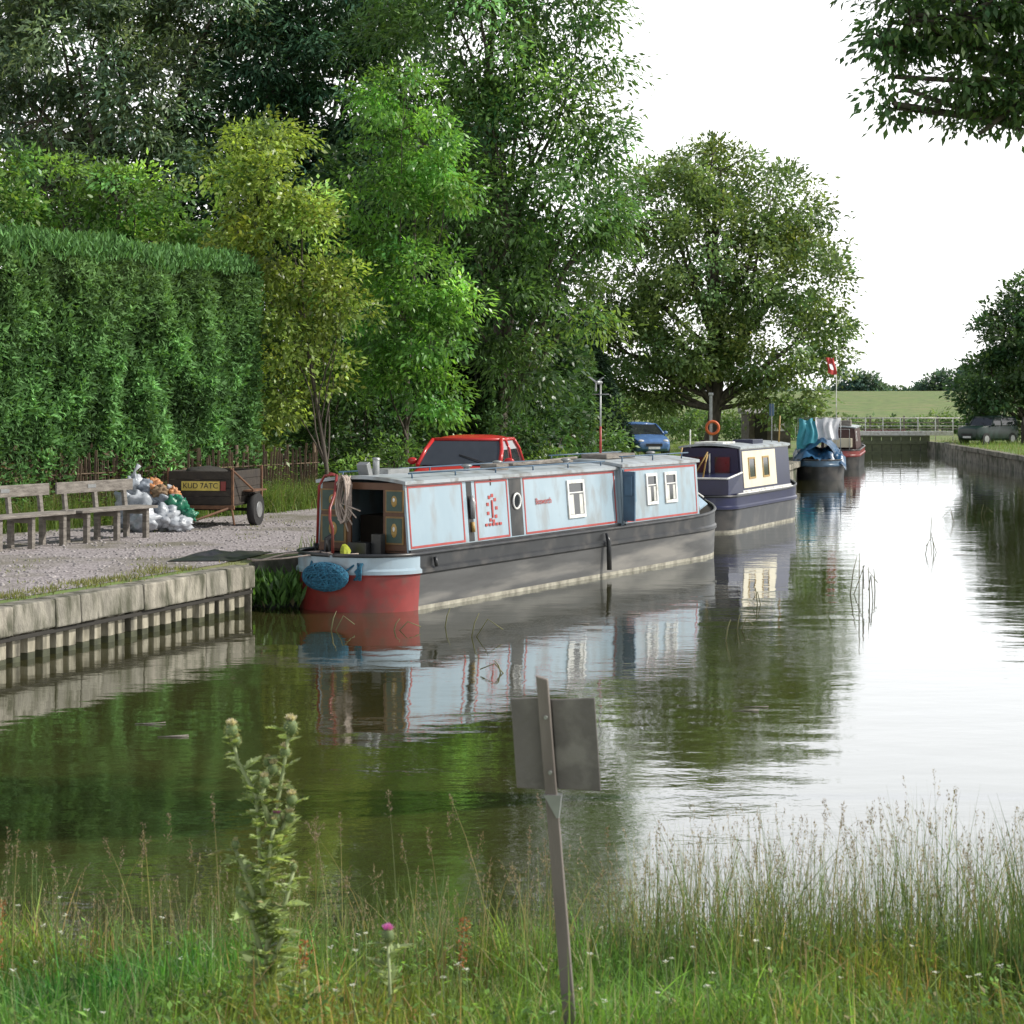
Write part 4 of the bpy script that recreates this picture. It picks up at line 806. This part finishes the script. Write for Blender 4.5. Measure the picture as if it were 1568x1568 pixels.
def spike(x,y,h,c):
    zz=height(x,y); k=160; t=rng.uniform(.45,1,k); P=np.stack([x+.04*t+rng.normal(0,.012,k),y+rng.normal(0,.012,k),zz+h*t],1)
    return P,np.tile(np.array(c),(k,1))*np.exp(rng.normal(0,.3,(k,1)))
PL=[];CL=[];mb=MB()
for x,y,h in((-2.35,8.3,.75),(-2.15,8.1,.55),(-2.45,8.9,.5),(-.25,8.8,.4),(-.9,8.2,.35)):
    P,C=spike(x,y,h,(.3,.13,.06)); PL.append(P);CL.append(C); mb.tube([(x,y,height(x,y)-.02),(x+.04,y,height(x,y)+h)],.004,5)
P=np.concatenate(PL);C=np.concatenate(CL);k=len(P); e=empty('sorrel_plants'); leaves('seed_spikes',P,rand_dir(k),rand_dir(k),rng.uniform(.01,.02,k),rng.uniform(.006,.012,k),C,GRASSM,e); mb.obj('stems',[STEM],e)
e=empty('path_side_grass')
def tufts(lst,name,hr=(.05,.2),col=(.15,.23,.055),per=40,sp=.12):
    X=[];Y=[]
    for x,y in lst: X.append(rng.normal(x,sp,per));Y.append(rng.normal(y,sp,per))
    X=np.concatenate(X);Y=np.concatenate(Y); keep=np.array([not inpoly(x,y,LOOP) for x,y in zip(X,Y)]); X=X[keep];Y=Y[keep]; n=len(X)
    blades(name,X,Y,rng.uniform(*hr,n),rng.uniform(.008,.018,n),gcol(n,col),.5,e,.0)
A2=Vector((-7,19.0));B2=Vector((-4.1,27.4))
tufts([tuple(A2.lerp(B2,t)+Vector((-.28-abs(rng.normal(0,.25)),rng.normal(0,.1)))) for t in rng.random(70)],'quay_tufts',(.02,.09),(.17,.19,.07))
tufts([(rng.uniform(-9,-2),rng.uniform(25,40)) for _ in range(50)],'path_tufts',(.02,.07),(.17,.2,.07),per=20)
tufts([(p[0]+.25+rng.normal(0,.15),p[1]-.4+rng.normal(0,.2)) for p in [tuple(Vector(fl[1]).lerp(Vector(fl[2]),t)) for t in rng.random(120)]+[tuple(Vector(fl[2]).lerp(Vector((-1.5,48.5)),t)) for t in rng.random(150)]],'fence_weeds',(.15,.8),(.13,.2,.05),50,.15)
tufts([(rng.uniform(1,9),rng.uniform(56,100)) for _ in range(400)],'far_grass',(.1,.35),(.16,.25,.06),30,.6)
tufts([(rng.uniform(21,30),rng.uniform(80,108)) for _ in range(250)],'right_bank_grass',(.1,.4),(.14,.23,.06),30,.6)
tufts([tuple(Vector((2.7,40.5)).lerp(Vector((-2.95,30)),t)+Vector((-.25,.1))) for t in rng.random(60)],'bank_edge_grass',(.1,.35),per=30)
n=8000; cx=rng.random(240)*2; cp=[Vector(fl[1]).lerp(Vector(fl[2]),t) if t<1 else Vector(fl[2]).lerp(Vector((-2,47.8)),t-1) for t in cx]; ci=rng.integers(0,240,n); ax=rng.uniform(0,6.28,n)
X=np.array([cp[i].x+.3 for i in ci])+rng.normal(0,.15,n);Y=np.array([cp[i].y-.45 for i in ci])+rng.normal(0,.15,n)
leaves('nettles',np.stack([X,Y,.65+rng.random(n)**1.5*(.35+.8*(ci%5)/5)],1),np.stack([np.cos(ax),np.sin(ax),.2+0*ax],1),np.tile([0,0,1.],(n,1))+rand_dir(n)*.3,rng.uniform(.05,.1,n),rng.uniform(.03,.05,n),gcol(n,(.11,.2,.045),.35,.05),LEAF,e)
e=empty('waterside_plants'); n=620; X=rng.uniform(-3.78,-3.0,n);Y=rng.uniform(27.9,28.9,n); 
V0=np.stack([X,Y,np.zeros(n)],1); a=rng.uniform(0,6.28,n)
leaves('leaves',V0+rng.uniform(0,.35,(n,1))*np.array([0,0,1]),np.stack([np.cos(a)*.5,np.sin(a)*.5,1+0*a],1),rand_dir(n),rng.uniform(.1,.35,n),rng.uniform(.03,.07,n),gcol(n,(.07,.15,.035),.3,.03),LEAF,e)
e=empty('water_reeds'); mb=MB()
for (Xw,Yw,h) in((9.16,42.9,.5),(5.2,30.2,.6),(5.09,28.75,.75),(5.35,29.3,.5),(5.69,30.7,.35),(-.9,25.9,.25),(-.53,24.8,.3),(-2.37,25.5,.25),(-.1,21.5,.14),(2.92,25.5,.22),(2.66,24.5,.25),(10.8,47.9,.4),(11.4,49.2,.4),(-1.56,25.5,.15),(3.6,28.7,.25),(12.1,50.6,.3),(8.0,38,.3),(8.3,38.5,.4)):
    l=random.uniform(-.12,.12)
    mb.tube([(Xw,Yw,-.1),(Xw+l*.5,Yw,h*.6),(Xw+l,Yw,h)],[.009,.008,.004],5)
    if random.random()<.65: mb.tube([(Xw+.05,Yw,-.05),(Xw+.05+l*1.5,Yw,h*.75),(Xw+.05+l*3.2,Yw,h*.3)],.007,5)
mb.obj('stalks',[mat('dead_reed',(.17,.17,.08),.8)],e)
mb=MB()
for (Xw,Yw) in((2.18,18.9),(2.3,19.1),(1.6,27.4),(.98,25.5),(-3.4,18.1),(-3.07,17.4),(.84,26.2),(8.6,37.8)):
    for k in range(3): a=random.uniform(-.5,.5); mb.tube([(Xw+random.uniform(-.1,.1),Yw,.006),(Xw+.2*math.cos(a),Yw+.2*math.sin(a),.01)],.0035,4)
mb.obj('floating_straw',[WOODW],e)
# ------------------------------------------------------------ thistles
def thistle(loc,stems,heads,name='thistle_plant',leafn=28,sc=1.0):
    e=empty(name,loc); mb=MB(); LP=[];LD=[];LN=[];LL=[]
    for st in stems:
        pts=[Vector(p) for p in st]; mb.tube(pts,[.012*sc*(1-.5*i/len(pts)) for i in range(len(pts))],6)
        for i in range(len(pts)-1):
            L=(pts[i+1]-pts[i]).length; m_=int(L*leafn)+1
            for k in range(m_):
                p=pts[i].lerp(pts[i+1],(k+random.random()*.6)/m_); a=random.uniform(0,6.28); d=Vector((math.cos(a),math.sin(a),random.uniform(.1,.9))).normalized(); l=random.uniform(.09,.17)*sc*(1.25-.5*min(1,p.z))
                side=d.cross(Vector((0,0,1))).normalized()
                for j in range(8):
                    t=j/8; c=p+d*l*t+Vector((0,0,-.25*l*t*t))
                    for sd in(-1,1): LP.append(c);LD.append(side*sd+d*.8+Vector((0,0,random.uniform(-.3,.5))));LN.append(Vector((0,0,1))+d*.2);LL.append(l*.36*(1-t*.5))
                LP.append(p);LD.append(d+Vector((0,0,-.15)));LN.append(Vector((0,0,1)));LL.append(l)
    mb.obj('stems',[mat('thistle_stem',(.34,.4,.2),.8)],e)
    n=len(LP); A_=lambda q:np.array([list(v) for v in q]); LL=np.array(LL)
    leaves('leaves',A_(LP),A_(LD),A_(LN)+rng.normal(0,.3,(n,3)),LL,LL*.36,gcol(n,(.31,.38,.18),.25,.08),LEAF,e)
    HP=[];HD=[];HC=[];HL=[]; mb=MB()
    for (x,y,z,r_,kind) in heads:
        mb.ell((x,y,z),(r_*.8,r_*.8,r_),0,10,8)
        for k in range(110):
            d=Vector(rng.normal(size=3)).normalized(); HP.append(Vector((x,y,z))+Vector((d.x*r_*.75,d.y*r_*.75,d.z*r_*.9))); HD.append(d); HL.append(r_*.45); HC.append((.28,.3,.15))
        for k in range(170 if kind else 60):
            a=random.uniform(0,6.28); q=random.random()*1.1; d=Vector((math.cos(a)*q,math.sin(a)*q,1)).normalized(); HP.append(Vector((x,y,z+r_*.4))); HD.append(d); HL.append(r_*random.uniform(.8,1.3)); HC.append({0:(.45,.42,.3),1:(.6,.2,.6),2:(.6,.54,.46)}[kind])
    mb.obj('bulbs',[STEM],e); HL=np.array(HL); leaves('flower_heads',A_(HP),A_(HD),rand_dir(len(HP)),HL,HL*.22,np.array(HC)*np.exp(rng.normal(0,.2,(len(HP),1))),LEAF,e)
thistle((-1.08,8.5,.33),[[(0,0,0),(.02,0,.35),(-.01,0,.65),(-.03,.01,.95),(-.11,0,1.1),(-.135,0,1.22)],[(.01,0,.55),(.05,.01,.85),(.09,0,1.08),(.115,0,1.24)],[(0,0,.6),(.08,.02,.8),(.12,.0,.92)],[(-.03,.01,.9),(.02,0,1.02),(.04,-.01,1.05)],[(0,0,.4),(-.08,0,.62),(-.12,0,.72)],[(.02,0,.3),(.1,0,.5),(.13,.02,.62)],[(.04,0,.8),(.0,-.03,.95),(.01,-.03,1.0)],[(0,0,.25),(-.06,0,.45),(-.1,0,.5)],[(0,0,.5),(.03,-.02,.7),(.05,-.03,.82)],[(0,0,.1),(.07,-.03,.3),(.11,-.03,.38)]],
 [(-.135,0,1.235,.034,2),(.12,0,1.25,.038,2),(.125,0,.935,.03,2),(.045,-.01,1.07,.03,2),(-.115,0,1.19,.024,0),(.095,.01,1.14,.028,2),(.06,-.01,.86,.026,1),(.13,.02,.64,.02,0),(-.12,0,.74,.022,0),(.01,-.03,1.02,.028,2),(.115,0,.86,.028,2),(.02,0,1.1,.022,0),(.05,-.03,.84,.022,0)],leafn=38)
thistle((-.50,7.9,.38),[[(0,0,0),(.01,0,.2),(.0,0,.44)]],[(0,0,.46,.032,1)],leafn=26,sc=.8)
thistle((-.85,8.0,.35),[[(0,0,0),(.01,0,.12),(.0,0,.3)]],[(0,0,.31,.02,0)],leafn=30,sc=.8)
# ------------------------------------------------------------ sign on post (seen from behind)
e=empty('canal_sign',(.19,7.85,.35),-.12); SG=mat('sign_back',(.17,.155,.145),.7,(.11,.1,.095),4,.2,30,dirt=((.21,.195,.18),7))
mb=MB(); a=Vector((.075,0,-.25)); b=Vector((-.07,0,1.54)); w_=.026
mb.hexa([a+Vector((-w_,-.02,0)),a+Vector((w_,-.02,0)),a+Vector((w_,.02,0)),a+Vector((-w_,.02,0)),b+Vector((-w_*.9,-.02,.005)),b+Vector((w_*.9,-.02,-.01)),b+Vector((w_*.9,.02,-.01)),b+Vector((-w_*.9,.02,.005))]); mb.obj('post',[mat('post_timber',(.23,.2,.18),.8,(.13,.11,.1),6,.4,25,stretch=(1,1,.2))],e,.004)
mb=MB()
for x0,x1 in((-.195,-.05),(-.03,.155)):
    mb.hexa([(x0+.02,.024,1.085),(x1+.01,.024,1.08),(x1+.01,.034,1.08),(x0+.02,.034,1.085),(x0-.005,.024,1.445),(x1-.015,.024,1.455),(x1-.015,.034,1.455),(x0-.005,.034,1.445)])
mb.hexa([(-.17,.036,1.09),(.16,.036,1.085),(.16,.044,1.085),(-.17,.044,1.09),(-.195,.036,1.44),(.135,.036,1.45),(.135,.044,1.45),(-.195,.044,1.44)])
mb.obj('board',[SG],e,.012)
mb=MB()
for z_ in(1.16,1.38):
    mb.tube([(-.035-(z_-1.16)*.08,-.021,z_),(-.035-(z_-1.16)*.08,-.03,z_)],.008,8)
mb.hexa([(-.06,-.03,1.07),(.01,-.03,1.07),(.01,.022,1.07),(-.06,.022,1.07),(-.01,-.03,.98),(.0,-.03,.98),(.0,.022,.98),(-.01,.022,.98)]); mb.obj('bracket',[METAL],e)
print('VERTS',sum(len(o.data.vertices) for o in bpy.data.objects if o.type=='MESH'))
